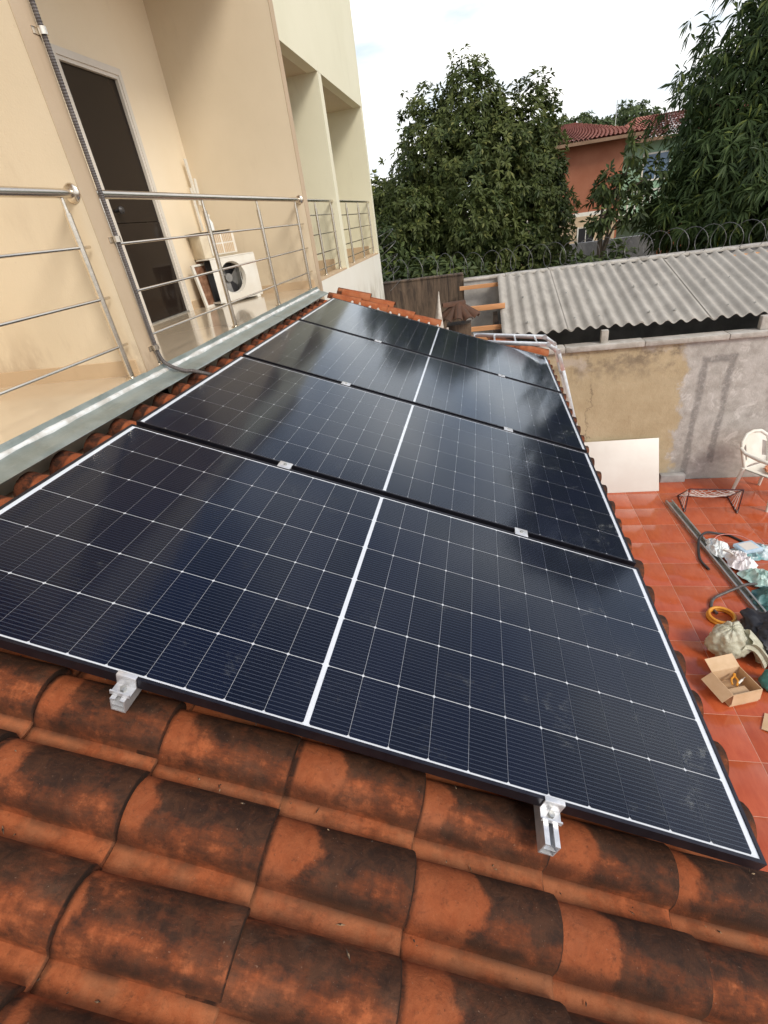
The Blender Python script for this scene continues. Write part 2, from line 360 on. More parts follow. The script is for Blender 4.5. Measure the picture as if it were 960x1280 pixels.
M_corr = m_corr()
def m_redtile():
    t = NT('glazed_red_tile'); oi = t.n('ShaderNodeObjectInfo')
    gp = t.n('ShaderNodeNewGeometry').outputs['Position']
    st = t.noise(6, 5, .7, gp, (3.0, .8, 1)); n2 = t.noise(2.2, 5, .6, gp)
    c = t.mix(t.rng(st, .25, .8), (.37, .068, .023), (.46, .100, .037))
    c = t.mix(t.math('MULTIPLY', oi.outputs['Random'], .25), c, (.44, .10, .04))
    c = t.mix(t.math('MULTIPLY', t.rng(n2, .5, .75), .3), c, (.50, .15, .07))
    c = t.mix(t.math('MULTIPLY', t.rng(t.noise(9, 6, .75, gp), .64, .72), .25), c, (.55, .42, .36))
    return t.done(t.bsdf(c, t.rng(n2, .3, .7, .11, .24), 0, Coat_Weight=.3))
M_red = m_redtile()
M_grout = basic('tile_grout', (.62, .36, .26), (.5, .25, .17), 6, .85)
M_soil = basic('dry_soil', (.14, .10, .065), (.2, .15, .1), 1.5, .95)

def m_leaf(name, a, b, c3, tr=.25):
    t = NT(name); at = t.n('ShaderNodeAttribute', attribute_name='var'); s3 = t.xyz(at.outputs['Vector'])
    c = t.mix(s3[0], a, b); c = t.mix(t.rng(s3[1], .90, .97), c, c3)
    sh = t.bsdf(c, t.math('ADD', .46, t.math('MULTIPLY', s3[0], .2)), Specular_IOR_Level=.28)
    tl = t.n('ShaderNodeBsdfTranslucent'); t.set(tl.inputs['Color'], c)
    ms = t.n('ShaderNodeMixShader'); ms.inputs[0].default_value = tr; t.l(sh, ms.inputs[1]); t.l(tl.outputs[0], ms.inputs[2])
    return t.done(ms.outputs[0])
M_leafA = m_leaf('mango_leaf', (.038, .062, .017), (.145, .17, .05), (.19, .2, .06), .30)
M_leafB = m_leaf('drooping_leaf', (.034, .062, .02), (.095, .14, .04), (.18, .22, .05), .30)
M_leafC = m_leaf('shrub_leaf', (.035, .055, .02), (.09, .12, .036), (.12, .15, .03))
M_leafD = m_leaf('far_leaf', (.07, .10, .04), (.13, .17, .07), (.16, .19, .08))
M_leafY = m_leaf('young_leaf', (.2, .26, .03), (.32, .36, .05), (.36, .34, .05), .4)

# ------------------------------------------------------------------ setting
GZ = 3.7; SL = 0.3541
prop(MB().grid(lambda a, b: (-500 + 1000 * a, -500 + 1000 * b, -.03), 4, 4).build('ground', M_soil), kind='structure')
patio = prop(bx('patio_floor', (1.9, -3.0, -.028), (8.2, 7.26, .0008), M_grout), kind='structure')
TS = .462
tm = MB().box((-.2283, -.2283, -.02), (.2283, .2283, .003), bev=.001).mesh('floor_tile', M_red)
for i in range(13):
    for j in range(22):
        x = 2.2 + i * TS; y = 7.03 - j * TS
        if y < .2 and x < 3: continue
        if y < -2.7: continue
        inst('floor_tile', tm, patio, (x, y, random.uniform(-.0006, .0006)))

# ------------------------------------------------------------------ house (peach, with balconies)
XF, XB, ZF = -0.36, -1.63, 3.75
YN, YE = -4.0, 5.70
house = thing('house', (-1.0, .8, 0), label='peach rendered house with open balconies, dark doorway and party fins above tiled roof', cat='house')
def hb(name, a, b, mat, bev=0):
    o = MB().box([a[k] - house.location[k] for k in range(3)], [b[k] - house.location[k] for k in range(3)], bev=bev)
    # keep plaster coordinates in world metres
    o = MB().box(a, b, bev=bev).build(name, mat, house); o.location = [-house.location[k] for k in range(3)]; return o
hb('balcony_floor', (XB - .2, YN, 3.45), (XF, YE + .0, ZF), M_porc)
D0, D1, DZ = 3.90, 4.70, 5.77
hb('back_wall', (XB - .18, YN, ZF), (XB, D0, 6.85), M_back)
hb('back_wall', (XB - .18, D1, ZF), (XB, YE - .12, 6.85), M_back)
hb('back_wall', (XB - .18, D0, DZ), (XB, D1, 6.85), M_back)
hb('party_fin', (XB, 1.905, ZF + .001), (XF - .004, 2.03, 6.85), M_peach)
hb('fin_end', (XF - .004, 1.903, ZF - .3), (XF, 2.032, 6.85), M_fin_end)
hb('party_fin', (XB - .18, 5.575, ZF + .001), (XF - .004, 5.70, 6.85), M_peach)
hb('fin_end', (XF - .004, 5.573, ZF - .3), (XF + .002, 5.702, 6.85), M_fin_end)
hb('ceiling', (XB - .2, YN, 6.85), (XF - .002, YE, 7.0), M_ceil)
hb('upper_wall', (XB - .2, YN, 7.0), (XF, YE, 9.6), M_peach)
hb('lower_wall', (XB - .2, YN, 0), (XF - .01, YE, 3.45), M_peach)
hb('porch_wall', (1.75, YN, 0), (1.9, 5.25, 2.75), M_peach)
hb('baseboard', (XB + .001, 1.893, ZF), (XF - .05, 1.905, ZF + .085), M_base)
hb('baseboard', (XB, D1 + .08, ZF), (XB + .012, 5.573, ZF + .085), M_base)
hb('baseboard', (XB, YN, ZF), (XB + .012, 1.89, ZF + .085), M_base)
hb('baseboard', (XB + .013, 5.562, ZF), (XF - .05, 5.574, ZF + .085), M_base)
# dim room beyond the doorway
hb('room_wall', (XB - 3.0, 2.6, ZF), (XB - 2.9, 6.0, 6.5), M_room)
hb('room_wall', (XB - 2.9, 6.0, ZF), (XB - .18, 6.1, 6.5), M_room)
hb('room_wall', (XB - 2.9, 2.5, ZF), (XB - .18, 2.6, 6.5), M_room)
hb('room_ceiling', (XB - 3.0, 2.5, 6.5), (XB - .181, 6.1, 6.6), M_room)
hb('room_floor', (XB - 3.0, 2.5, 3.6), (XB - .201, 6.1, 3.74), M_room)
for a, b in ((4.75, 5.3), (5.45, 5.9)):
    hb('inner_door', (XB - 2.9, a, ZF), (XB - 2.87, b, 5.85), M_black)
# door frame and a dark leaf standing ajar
dr = hb('door', (XB - .16, D0, ZF), (XB + .008, D0 + .03, DZ), M_frame)
def sub(parent, name, a, b, mat, bev=0): 
    return MB().box(a, b, bev=bev).build(name, mat, parent)
sub(dr, 'frame', (XB - .16, D1 - .03, ZF), (XB + .008, D1, DZ), M_frame)
sub(dr, 'frame', (XB - .16, D0 + .03, DZ - .03), (XB + .008, D1 - .03, DZ), M_frame)
sub(dr, 'frame', (XB, D0 - .045, ZF), (XB + .018, D0 + .002, DZ + .05), M_frame)
sub(dr, 'frame', (XB, D1 - .002, ZF), (XB + .018, D1 + .045, DZ + .05), M_frame)
sub(dr, 'frame', (XB, D0 + .002, DZ - .002), (XB + .0185, D1 - .002, DZ + .05), M_frame)
sub(dr, 'threshold', (XB - .18, D0 + .03, ZF - .004), (XB + .01, D1 - .03, ZF + .012), M_galv)
def m_smoke():
    t = NT('smoked_door_glass'); return t.done(t.bsdf((.020, .014, .011), .07, 0, Specular_IOR_Level=.16))
M_smoke = m_smoke()
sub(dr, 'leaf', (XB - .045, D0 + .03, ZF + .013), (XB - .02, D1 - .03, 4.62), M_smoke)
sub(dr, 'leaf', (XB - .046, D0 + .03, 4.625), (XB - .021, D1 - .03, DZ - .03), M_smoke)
MB().lathe([(.012, 0), (.012, .04), (.03, .045), (.034, .06), (.02, .078)], 12, (XB - .02, D0 + .12, 4.72), 'X').build('handle', M_dark, dr)

# far neighbour, pale yellow, two open bays
nb = thing('neighbour_house', (-1.0, 7.8, 0), label='pale yellow neighbouring house with two recessed balcony bays', cat='house')
def nbx(name, a, b, mat):
    o = MB().box(a, b).build(name, mat, nb); o.location = [-nb.location[k] for k in range(3)]; return o
nbx('upper_wall', (XF - .14, 5.704, 6.02), (XF - .004, 9.88, 7.55), M_pale)
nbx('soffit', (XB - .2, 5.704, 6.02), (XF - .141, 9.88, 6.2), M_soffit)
nbx('back_wall', (XB - .3, 5.704, 3.6), (XB - .15, 9.88, 7.5), M_pale)
nbx('pillar', (XB - .15, 7.10, 3.70), (XF - .006, 7.26, 6.02), M_pale)
nbx('end_wall', (XB - .15, 9.745, 3.70), (XF - .006, 9.88, 6.02), M_pale)
nbx('bay_floor', (XB - .15, 5.704, 3.55), (XF - .15, 9.745, 3.70), M_porc)
nbx('lower_wall', (XB - .15, 5.704, 0), (XF - .002, 9.88, 3.55), M_white)
nbx('sill_wall', (XF - .15, 5.704, 3.55), (XF - .002, 9.88, 3.795), M_white)
nbx('sill_cap', (XF - .16, 5.706, 3.795), (XF - .001, 7.10, 3.815), M_base)
nbx('sill_cap', (XF - .16, 7.26, 3.795), (XF - .001, 9.745, 3.815), M_base)
nbx('skirting', (XF - 1.3, 9.73, 3.70), (XF - .17, 9.745, 3.95), M_base)
nbx('skirting', (XF - 1.3, 7.085, 3.70), (XF - .17, 7.10, 3.95), M_base)
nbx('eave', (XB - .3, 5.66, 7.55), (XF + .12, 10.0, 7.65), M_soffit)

# ------------------------------------------------------------------ railings
def railing(y0, y1, posts, zb, zt, bars, label, group, flange_ends=(True, True), bar_ext=.06, xr=XF - .05, rr=.021):
    ym = (y0 + y1) / 2
    r = thing('balcony_railing', (xr, ym, zb), label=label, cat='railing', group=group)
    MB().tube([(0, y0 - ym, zt - zb), (0, y1 - ym, zt - zb)], rr, 14).build('handrail', M_steel, r)
    for e, y, s in ((flange_ends[0], y0, 1), (flange_ends[1], y1, -1)):
        if e: MB().lathe([(.046, -.012), (.046, .0), (.04, .008), (.024, .014)], 18, (0, 0, 0), 'Y').build('flange', M_steel, r, loc=(0, y - ym, zt - zb), rot=(0, 0, 0 if s > 0 else math.pi))
    for y in posts:
        p = MB().tube([(0, 0, .0), (0, 0, zt - zb - .085)], .0165, 12); p.lathe([(.011, zt - zb - .086), (.009, zt - zb - .02)], 10)
        p.lathe([(.034, 0), (.034, .006), (.02, .012)], 14)
        p.build('post', M_steel, r, loc=(.0, y - ym, 0))
    for z in bars:
        MB().tube([(-.0, y0 - ym + bar_ext * .3, z - zb), (0, y1 - ym - bar_ext * .3, z - zb)], .0075, 8).build('bar', M_steel, r)
    return r
railing(-3.9, 1.905, (-3.3, -2.3, -1.27, -.24, .80, 1.82), ZF, 4.655, (4.42, 4.175, 3.93), 'stainless railing on the balcony in front of the party fin with its round flange', 'stainless balcony railings', (False, True))
railing(2.032, 5.574, (2.10, 3.25, 4.29, 5.39), ZF, 4.655, (4.42, 4.175, 3.93), 'stainless railing in front of the dark doorway and condenser unit', 'stainless balcony railings', (False, True))
railing(5.72, 7.10, (6.22, 6.98), 3.815, 4.655, (4.50, 4.29, 4.08, 3.90), 'stainless railing in the narrow bay of the pale yellow house', 'stainless balcony railings', (False, False), xr=XF - .07, rr=.017)
railing(7.26, 9.745, (7.9, 8.75, 9.62), 3.815, 4.655, (4.48, 4.29, 4.10, 3.92), 'stainless railing in the wide bay at the end of the pale yellow house', 'stainless balcony railings', (False, False), xr=XF - .07, rr=.017)

# ------------------------------------------------------------------ tiled lean-to roof
def roofw(u, v, n): return Vector((u * math.cos(SL) + n * math.sin(SL), v, GZ - u * math.sin(SL) + n * math.cos(SL)))
roof = thing('tiled_roof', (0, 0, GZ), (0, SL, 0), 'lean-to roof of stained orange barrel tiles below the balconies', 'roof')
PITCH, GAUGE, TL, CRN = .2, .342, .40, -.108
def tile_mesh(name, mat, bw=.072, bh=.082, tl=TL, lift=.026):
    prof = [(-.066, .014), (-.060, .004), (-.044, .000), (-.022, .000), (-.009, .004)]
    for k in range(11):
        a = math.pi * (1 - k / 10); prof.append((.066 + bw * math.cos(a) , .004 + bh * (math.sin(a) ** .85)))
    prof += [(.141, -.008)]
    t = .014; v = []; f = []; n = len(prof)
    def wob(y, x): return .0
    for (x, dz) in ((-tl, 0), (-tl * .5, lift * .5), (-.004, lift), (0, lift - .004)):
        sc = 1 + .05 * (x + tl) / tl
        for y, z in prof:
            yy = .066 + (y - .066) * sc if y > -.008 else y
            v.append((x, yy, z * (1 if x < -.002 else .97) + dz))
    for i in range(3):
        for k in range(n - 1): f.append((i * n + k, (i + 1) * n + k, (i + 1) * n + k + 1, i * n + k + 1))
    b = len(v)                                   # front lip thickness
    for y, z in prof:
        yy = .066 + (y - .066) * (1.05 - .2) if y > -.008 else y
        v.append((-.001, yy, z - t * (1 if z < .01 else 1.05) + lift))
    for k in range(n - 1): f.append((3 * n + k, b + k, b + k + 1, 3 * n + k + 1))
    c = len(v)
    for y, z in prof:
        yy = .066 + (y - .066) * (1.05 - .2) if y > -.008 else y
        v.append((-.09, yy, z - t * 1.05 + lift * .8))
    for k in range(n - 1): f.append((b + k, c + k, c + k + 1, b + k + 1))
    mb = MB(); mb.add(v, f); return mb
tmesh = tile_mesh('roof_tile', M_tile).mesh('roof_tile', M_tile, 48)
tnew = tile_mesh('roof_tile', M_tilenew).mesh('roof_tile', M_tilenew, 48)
hidden = MB(); hid_src = tile_mesh('x', M_tile)
NJ0, NJ1 = -11, 26
for j in range(NJ0, NJ1 + 1):
    for k in range(-1, 7):
        u = .509 + .342 * k; v = -.066 + PITCH * j
        vis = v < .32 or k >= 5 or k <= 0 or j >= NJ1 - 2
        ju, jv, jn = random.uniform(-.007, .007), random.uniform(-.004, .004), random.uniform(-.002, .003)
        rz = random.uniform(-.014, .014)
        if vis:
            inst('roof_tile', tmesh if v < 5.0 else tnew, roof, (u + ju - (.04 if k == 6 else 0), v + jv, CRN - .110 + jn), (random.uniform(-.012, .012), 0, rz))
        else:
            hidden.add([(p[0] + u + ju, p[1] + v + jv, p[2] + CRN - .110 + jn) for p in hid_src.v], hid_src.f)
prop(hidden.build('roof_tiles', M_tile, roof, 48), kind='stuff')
MB().box((-.28, -2.4, -.262), (2.46, 5.36, -.225)).build('roof_deck', M_under, roof)
MB().box((2.46, -2.4, -.33), (2.485, 5.36, -.205)).build('fascia', M_under, roof)
grit = MB()
for q in range(420):
    j = random.randint(NJ0, 1); u = random.uniform(.1, 2.5); v = -.066 + PITCH * j + random.choice((random.uniform(-.05, -.018), random.uniform(.0, .13)))
    y = v + .066 - PITCH * j; n = CRN - .110 + .017
    yy = y - .066
    if -.012 < yy < .144: n += .004 + .084 * (math.sin(math.acos(max(-1, min(1, (yy - .066) / .078)))) ** .85)
    a = random.random() * 6.28; L = random.choice((.003, .004, .006, .012)); w = random.uniform(.0012, .0025)
    ca, sa = math.cos(a), math.sin(a)
    pts = [(u + x * ca - yq * sa, v + x * sa + yq * ca, n + z) for x, yq, z in ((-L, 0, .001), (0, -w, .002), (L, 0, .001), (0, w, .002), (0, 0, .005))]
    grit.add(pts, [(0, 1, 4), (1, 2, 4), (2, 3, 4), (3, 0, 4)])
prop(grit.build('grit', basic('dry_grit', (.32, .22, .13), (.05, .035, .025), 90, .9, lo=.45, hi=.55), roof, 0), kind='stuff')
# verge caps along the far end
def cap_mesh(mat, L=.40, r=.085, h=.06):
    mb = MB(); pr = [(r * math.cos(math.pi * k / 9), h * math.sin(math.pi * k / 9)) for k in range(10)]
    v = []; f = []
    for x, s in ((-L, .86), (-.004, 1.0), (0, .985)):
        for y, z in pr: v.append((x, y * s, z * s + (.018 if x > -.1 else 0)))
    for y, z in pr: v.append((0, y * .86, z * .8 + .018))
    for i in range(3):
        for k in range(9): f.append((i * 10 + k, i * 10 + k + 1, (i + 1) * 10 + k + 1, (i + 1) * 10 + k))
    return mb.add(v, f).mesh('verge_tile', mat, 50)
capn = cap_mesh(M_tilenew)
for q in (0, 1, 2, 3, 6, 7):
    inst('verge_tile', capn, roof, (.22 + q * .325, 5.40 + random.uniform(-.015, .015), -.115 + random.uniform(-.004, .01)), (0, random.uniform(-.02, .02), random.uniform(-.05, .05)))
for q in range(2):
    inst('verge_tile', capn, roof, (.30 + q * .30, 5.50, -.06 + q * -.02), (.1, 0, random.uniform(-.08, .08)))
for q in range(11):
    u = .12 + q * .115 + random.uniform(-.02, .02)
    def lump(a, b, u=u, s=random.random() * 9):
        th_, ph = a * math.pi, b * 2 * math.pi; d = Vector((math.sin(th_) * math.cos(ph), math.sin(th_) * math.sin(ph), math.cos(th_)))
        k = 1 + .4 * mnoise.noise(d * 1.7 + Vector((s, 0, 0))); return (u + d.x * .016 * k, 5.255 + d.y * .045 * k, -.09 + d.z * .022 * k)
    MB().grid(lump, 6, 8).build('mortar', M_mort, roof)

# flashing along the house
fl = thing('roof_flashing', (0, 0, GZ), (0, SL, 0), 'greenish zinc flashing strip sealed along the balcony edge above tiles', 'flashing')
c_, s_ = math.cos(SL), math.sin(SL)
def toroof(x, z): dz = z - GZ; return (x * c_ - dz * s_, x * s_ + dz * c_)   # (u, n)
segs = [(-2.6, -.6), (-.62, 1.86), (1.84, 3.9), (3.88, 5.45)]
uf, nf_ = toroof(XF + .008, ZF - .02)
for q, (a, b) in enumerate(segs):
    def fs(i, j, a=a, b=b, q=q):
        v = a + (b - a) * j
        prof = [(-.203, -.104), (-.201, -.098), (-.206, -.096), (-.25, -.092), (uf + .05, nf_ - .004), (uf + .008, nf_ + .008), (uf - .01, nf_ + .035)]
        k = i * (len(prof) - 1); k0 = min(int(k), len(prof) - 2); t = k - k0
        w = .004 * mnoise.noise(Vector((v * 2.3, k * .8, q * 3.0))) + .002 * (q % 2)
        return (prof[k0][0] * (1 - t) + prof[k0 + 1][0] * t, v, prof[k0][1] * (1 - t) + prof[k0 + 1][1] * t + w)
    MB().grid(fs, 12, 26).build('zinc_sheet', M_flash, fl, 60)
def seal(i, j):
    v = -2.6 + 8.05 * j; a = i * math.pi * 1.2 - .2; w = .016 + .008 * mnoise.noise(Vector((v * 5, 0, 3))) + .004 * mnoise.noise(Vector((v * 19, 1, 3)))
    return (uf + .012 + w * math.cos(a), v, nf_ + .004 + w * .8 * math.sin(a))
MB().grid(seal, 5, 160).build('sealant', M_seal, fl, 80)

# ------------------------------------------------------------------ solar array
PL, PW, GAP = 2.384, 1.1809, .0344
PU, PV = .10531, .19162
lip = .0095
fm = MB()
fm.box((0, 0, -.035), (PL, lip, 0)); fm.box((0, PW - lip, -.035), (PL, PW, 0))
fm.box((0, lip, -.035), (lip, PW - lip, 0)); fm.box((PL - lip, lip, -.035), (PL, PW - lip, 0))
fmesh = fm.mesh('frame', M_anod, 0)
bmesh_ = MB().box((lip, lip, -.010), (PL - lip, PW - lip, -.0045)).mesh('backsheet', M_sheet, 0)
gmesh = MB().add([(lip, lip, -.0018), (PL - lip, lip, -.0018), (PL - lip, PW - lip, -.0018), (lip, PW - lip, -.0018)], [(0, 1, 2, 3)]).mesh('cover_glass', M_glass, 0)
hx, hy, ch = PU / 2 - .0005, PV / 2 - .0012, .0042
oc = [(-hx + ch, -hy), (hx - ch, -hy), (hx, -hy + ch), (hx, hy - ch), (hx - ch, hy), (-hx + ch, hy), (-hx, hy - ch), (-hx, -hy + ch)]
cmesh = MB().add([(x, y, 0) for x, y in oc] + [(x, y, -.0006) for x, y in oc],
                 [tuple(range(8))] + [(k, (k + 8), (k + 1) % 8 + 8, (k + 1) % 8) for k in range(8)]).mesh('solar_cell', M_cell, 0)
plab = ['monocrystalline solar panel beside the bare stained tiles, lowest of the row', 'second solar panel up from the bare stained tiles',
        'third solar panel up from the bare stained tiles', 'last solar panel of the row, beside the ladder and orange verge caps']
for p in range(4):
    o = roofw(0, p * (PW + GAP), 0)
    sp = thing('solar_panel', o, (0, SL, 0), plab[p], 'solar panel', 'solar panels on the tiled roof')
    inst('frame', fmesh, sp); inst('backsheet', bmesh_, sp); inst('cover_glass', gmesh, sp)
    for i in range(22):
        k = i - 11 + .5
        uu = PL / 2 + math.copysign(.0068, k) + k * PU
        for j in range(6): inst('solar_cell', cmesh, sp, (uu, PW / 2 + (j - 2.5) * PV, -.0035))
for q, (uu, v0) in enumerate(((.725, -.045), (1.842, -.085))):
    r = thing('mounting_rail', roofw(uu, v0, -.1), (0, SL, 0), 'aluminium mounting rail under panels, ending %s' % ('nearer the flashing' if q == 0 else 'nearer the patio'), 'rail', 'rails carrying the solar panels')
    rb = MB(); Lr = 5.0
    rb.box((-.019, 0, .018), (.019, Lr, .022)); rb.box((-.019, 0, .022), (-.0155, Lr, .0645)); rb.box((.0155, 0, .022), (.019, Lr, .0645))
    rb.box((-.0155, 0, .061), (-.006, Lr, .0645)); rb.box((.006, 0, .061), (.0155, Lr, .0645)); rb.box((-.0155, 0, .040), (.0155, Lr, .042))
    rb.build('rail_body', M_aluw, r, 0)
    ve = -v0
    ec = MB(); ec.box((-.026, ve - .032, .0655), (.026, ve - .0005, .069)); ec.box((-.026, ve - .0045, .069), (.026, ve - .0005, .102), bev=.0008)
    ec.box((-.026, ve - .004, .1005), (.026, ve + .009, .1045), bev=.001); ec.box((-.026, ve - .034, .0655), (.026, ve - .030, .078))
    e = ec.build('end_clamp', M_aluw, r, 30); MB().lathe([(.0085, .069), (.0085, .078), (.005, .0785)], 6, (0, ve - .017, 0)).build('bolt', M_galv, e)
    for g in range(3):
        vm = ve + (g + 1) * PW + g * GAP + GAP / 2
        mc = MB(); mc.box((-.03, vm - .026, .1004), (.03, vm + .026, .1036), bev=.001); mc.box((-.028, vm - .008, .066), (.028, vm + .008, .1004))
        m_ = mc.build('mid_clamp', M_aluw, r, 30); MB().lathe([(.008, .1036), (.008, .109), (.005, .1095)], 6, (0, vm, 0)).build('bolt', M_galv, m_)
    for vv in (.35, 1.7, 3.1, 4.4):
        MB().box((-.02, vv, -.03), (.02, vv + .05, .0178)).build('roof_hook', M_galv, r)

# ------------------------------------------------------------------ conduit
def corrugated(pts, r, name, mat, parent, pitch=.011):
    P = [Vector(p) for p in pts]; out = []; rr = []
    # Catmull-Rom resample
    Q = [P[0]] + P + [P[-1]]; dense = []
    for i in range(1, len(Q) - 2):
        n = max(2, int((Q[i + 1] - Q[i]).length / (pitch / 2)))
        for k in range(n):
            t = k / n; a, b, c, d = Q[i - 1], Q[i], Q[i + 1], Q[i + 2]
            dense.append(.5 * ((2 * b) + (c - a) * t + (2 * a - 5 * b + 4 * c - d) * t * t + (3 * b - a - 3 * c + d) * t ** 3))
    for i, p in enumerate(dense): out.append(p); rr.append(r * (1.0 if i % 2 else .84))
    return MB().tube(out, rr, 10).build(name, mat, parent, 0)
cd = thing('conduit', (XF + .03, 2.06, ZF), label='dark corrugated conduit clipped down the fin corner and bending under panels', cat='conduit')
L0 = Vector((XF + .03, 2.06, ZF))
top = [Vector((XF + .020, 2.03, z)) for z in (6.9, 6.3, 5.7, 5.1, 4.6, 4.2, 3.92)]
tail = [Vector((XF + .026, 2.035, 3.80)), Vector((XF + .06, 2.06, 3.745)), Vector((XF + .12, 2.09, 3.705)), roofw(-.18, 2.11, -.074), roofw(-.06, 2.14, -.078), roofw(.03, 2.15, -.08), roofw(.2, 2.17, -.08)]
corrugated([p - L0 for p in top + tail], .0128, 'tube', M_conduit, cd)
for z in (5.27, 4.44, 3.87):
    MB().lathe([(.019, -.014), (.019, .014)], 14, (-.010, -.03, z - ZF)).box((-.030, -.075, z - ZF - .013), (-.026, .005, z - ZF + .013)).build('clip', M_steel, cd)

# ------------------------------------------------------------------ air conditioners on the balcony
ang = math.atan2(5.32 - 4.83, -1.02 + 1.30)     # front bottom edge direction
ac = thing('condenser_unit', (-1.30, 4.83, ZF), (0, 0, ang), 'white air conditioner condenser with open round fan hole standing on balcony floor', 'air conditioner')
AW, AD, AH = .60, .27, .46
def acfront(w, h, cx_, cz, r, y=0, n=32):
    mb = MB(); v = []; f = []
    for k in range(n):
        a = 2 * math.pi * k / n; c, s = math.cos(a), math.sin(a)
        v.append((cx_ + r * c, y, cz + r * s)); v.append((cx_ + (r - .012) * c, y + .05, cz + (r - .012) * s))
        t = min((w - cx_) / c if c > 1e-6 else 9, (-cx_) / c if c < -1e-6 else 9, (h - cz) / s if s > 1e-6 else 9, (-cz) / s if s < -1e-6 else 9)
        v.append((cx_ + t * c, y, cz + t * s))
    corners = [(w, h), (0, h), (0, 0), (w, 0)]
    for k in range(n):
        j = (k + 1) % n; f.append((3 * k, 3 * k + 2, 3 * j + 2, 3 * j)); f.append((3 * k, 3 * j, 3 * j + 1, 3 * k + 1))
    b = len(v)
    for q, (x, z) in enumerate(corners):
        v.append((x, y, z)); a = math.atan2(z - cz, x - cx_) % (2 * math.pi); k = int(a / (2 * math.pi) * n) % n; f.append((3 * k + 2, b + q, 3 * ((k + 1) % n) + 2))
    return mb.add(v, f)
fr_ = acfront(AW, AH - .03, .25, .225, .165); fr_.v = [(x, y, z + .03) for x, y, z in fr_.v]; fr_.build('front_panel', M_wplas, ac, 30)
MB().box((0, .003, AH), (AW, AD, AH + .012), bev=.004).build('top_panel', M_wplas, ac)
MB().box((AW - .006, .002, .03), (AW, AD, AH)).build('side_panel', M_wplas, ac)
MB().box((0, AD - .006, .03), (AW - .006, AD, AH)).build('coil_panel', M_rust, ac)
MB().box((.38, .05, .03), (.392, AD - .006, AH)).build('partition', M_galv, ac)
MB().box((.0, .003, .02), (AW, AD, .035)).build('base_tray', M_wplas, ac)
for x in (.05, .5): MB().box((x, -.02, 0), (x + .05, AD + .02, .02), bev=.003).build('foot', M_wplas, ac)
fan = MB().lathe([(.045, .09), (.045, .13)], 14, (.25, 0, .255), 'Y')
for k in range(3):
    a0 = k * 2.094
    def blade(i, j, a0=a0):
        r = .04 + .115 * i; a = a0 + (j - .5) * (1.1 + .2 * i); return (.25 + r * math.cos(a), .12 - .05 * (j - .5), .255 + r * math.sin(a))
    fan.grid(blade, 4, 6)
fan.build('fan', basic('grey_fan_plastic', (.16, .16, .155), (.24, .235, .225), 12, .5), ac, 60)
MB().box((.02, .15, .035), (.37, .16, AH - .01)).build('motor_plate', M_dark, ac)
# tilted metal-framed coil leaning on it
co = thing('coil_frame', (-1.47, 4.80, ZF), (R(-8), 0, ang + R(8)), 'rusty finned coil in a pale frame leaning against the condenser', 'coil')
cb_ = MB(); cb_.box((0, 0, 0), (.03, .03, .44)); cb_.box((.20, 0, 0), (.22, .03, .44)); cb_.box((.03, 0, .42), (.20, .03, .44)); cb_.box((.03, 0, 0), (.20, .03, .02)); cb_.build('frame', M_wplas, co)
MB().box((.03, .008, .02), (.20, .022, .42)).build('fins', M_rust, co)
wa = thing('window_unit', (-1.42, 5.0, ZF + AH + .012), (0, 0, ang + R(2)), 'beige window air conditioner with slotted grille resting on the white condenser', 'air conditioner')
wb_ = MB().box((0, .02, 0), (.46, .30, .25), bev=.012); wb_.build('casing', M_beige, wa)
gp_ = MB().box((.10, .005, .02), (.45, .02, .24), bev=.004).build('grille_panel', M_wplas, wa)
for rz_ in range(2):
    for cxx in range(2):
        for s in range(6):
            x = .125 + cxx * .155 + s * .0235
            MB().box((x, .0, .035 + rz_ * .105), (x + .014, .0062, .125 + rz_ * .098)).build('slot', M_rust if 0 else M_base, gp_, 0)
lidm = MB().box((-.05, .0, .25), (.42, .31, .256)).build('sheet', M_dark, wa)
bt = thing('spray_bottle', (-1.33, 5.12, ZF + AH + .272), (0, 0, .6), 'small clear spray bottle standing on the beige window unit', 'bottle')
MB().lathe([(.034, 0), (.036, .01), (.036, .07), (.02, .105), (.012, .115), (.012, .13)], 14).build('bottle_body', M_clear, bt)
MB().box((-.035, -.012, .13), (.02, .012, .155), bev=.004).box((-.04, -.006, .135), (-.03, .006, .15)).build('sprayer', M_wplas, bt)
pp = MB()
for (x, y, z, w, h, a) in ((0, 0, .32, .05, .34, .05), (.01, .06, .22, .045, .26, -.12), (.0, -.05, -.03, .035, .42, .03)):
    pp.box((x, y - w / 2, z), (x + .012, y + w / 2, z + h), rot=RX(a))
pp = pp.build('folded_slats', M_wplas, None, loc=(XB + .05, 5.44, 4.53)); prop(pp, 'bundle of narrow white plastic slats propped in the balcony corner', 'slats')
pst = bx('support_stick', (XB + .1, 5.40, ZF), (XB + .12, 5.42, 4.55), M_wplas); prop(pst, 'thin white stick standing behind the condenser in the balcony corner', 'stick')

# ------------------------------------------------------------------ yard wall, shed, boundary wall
yw = thing('yard_wall', (5.0, 7.36, 0), label='ochre and grey stained masonry wall with pale coping behind the patio', cat='wall')
o = MB().box((1.75, 7.28, -.03), (9.5, 7.43, 2.255)).build('wall_face', M_yard, yw); o.location = (-5, -7.36, 0)
x = 1.72; q = 0
while x < 9.5:
    L = random.uniform(1.0, 1.5)
    o = MB().box((x, 7.235, 2.256), (x + L - .006, 7.47, 2.335 + random.uniform(-.004, .006)), bev=.012).build('coping', M_coping, yw); o.location = (-5, -7.36, 0); x += L
kb = MB().box((4.42, 7.16, -.02), (4.80, 7.279, .13), bev=.015).build('cement_kerb', M_greyw); prop(kb, 'rough grey cement block at the foot of the ochre wall', 'block')

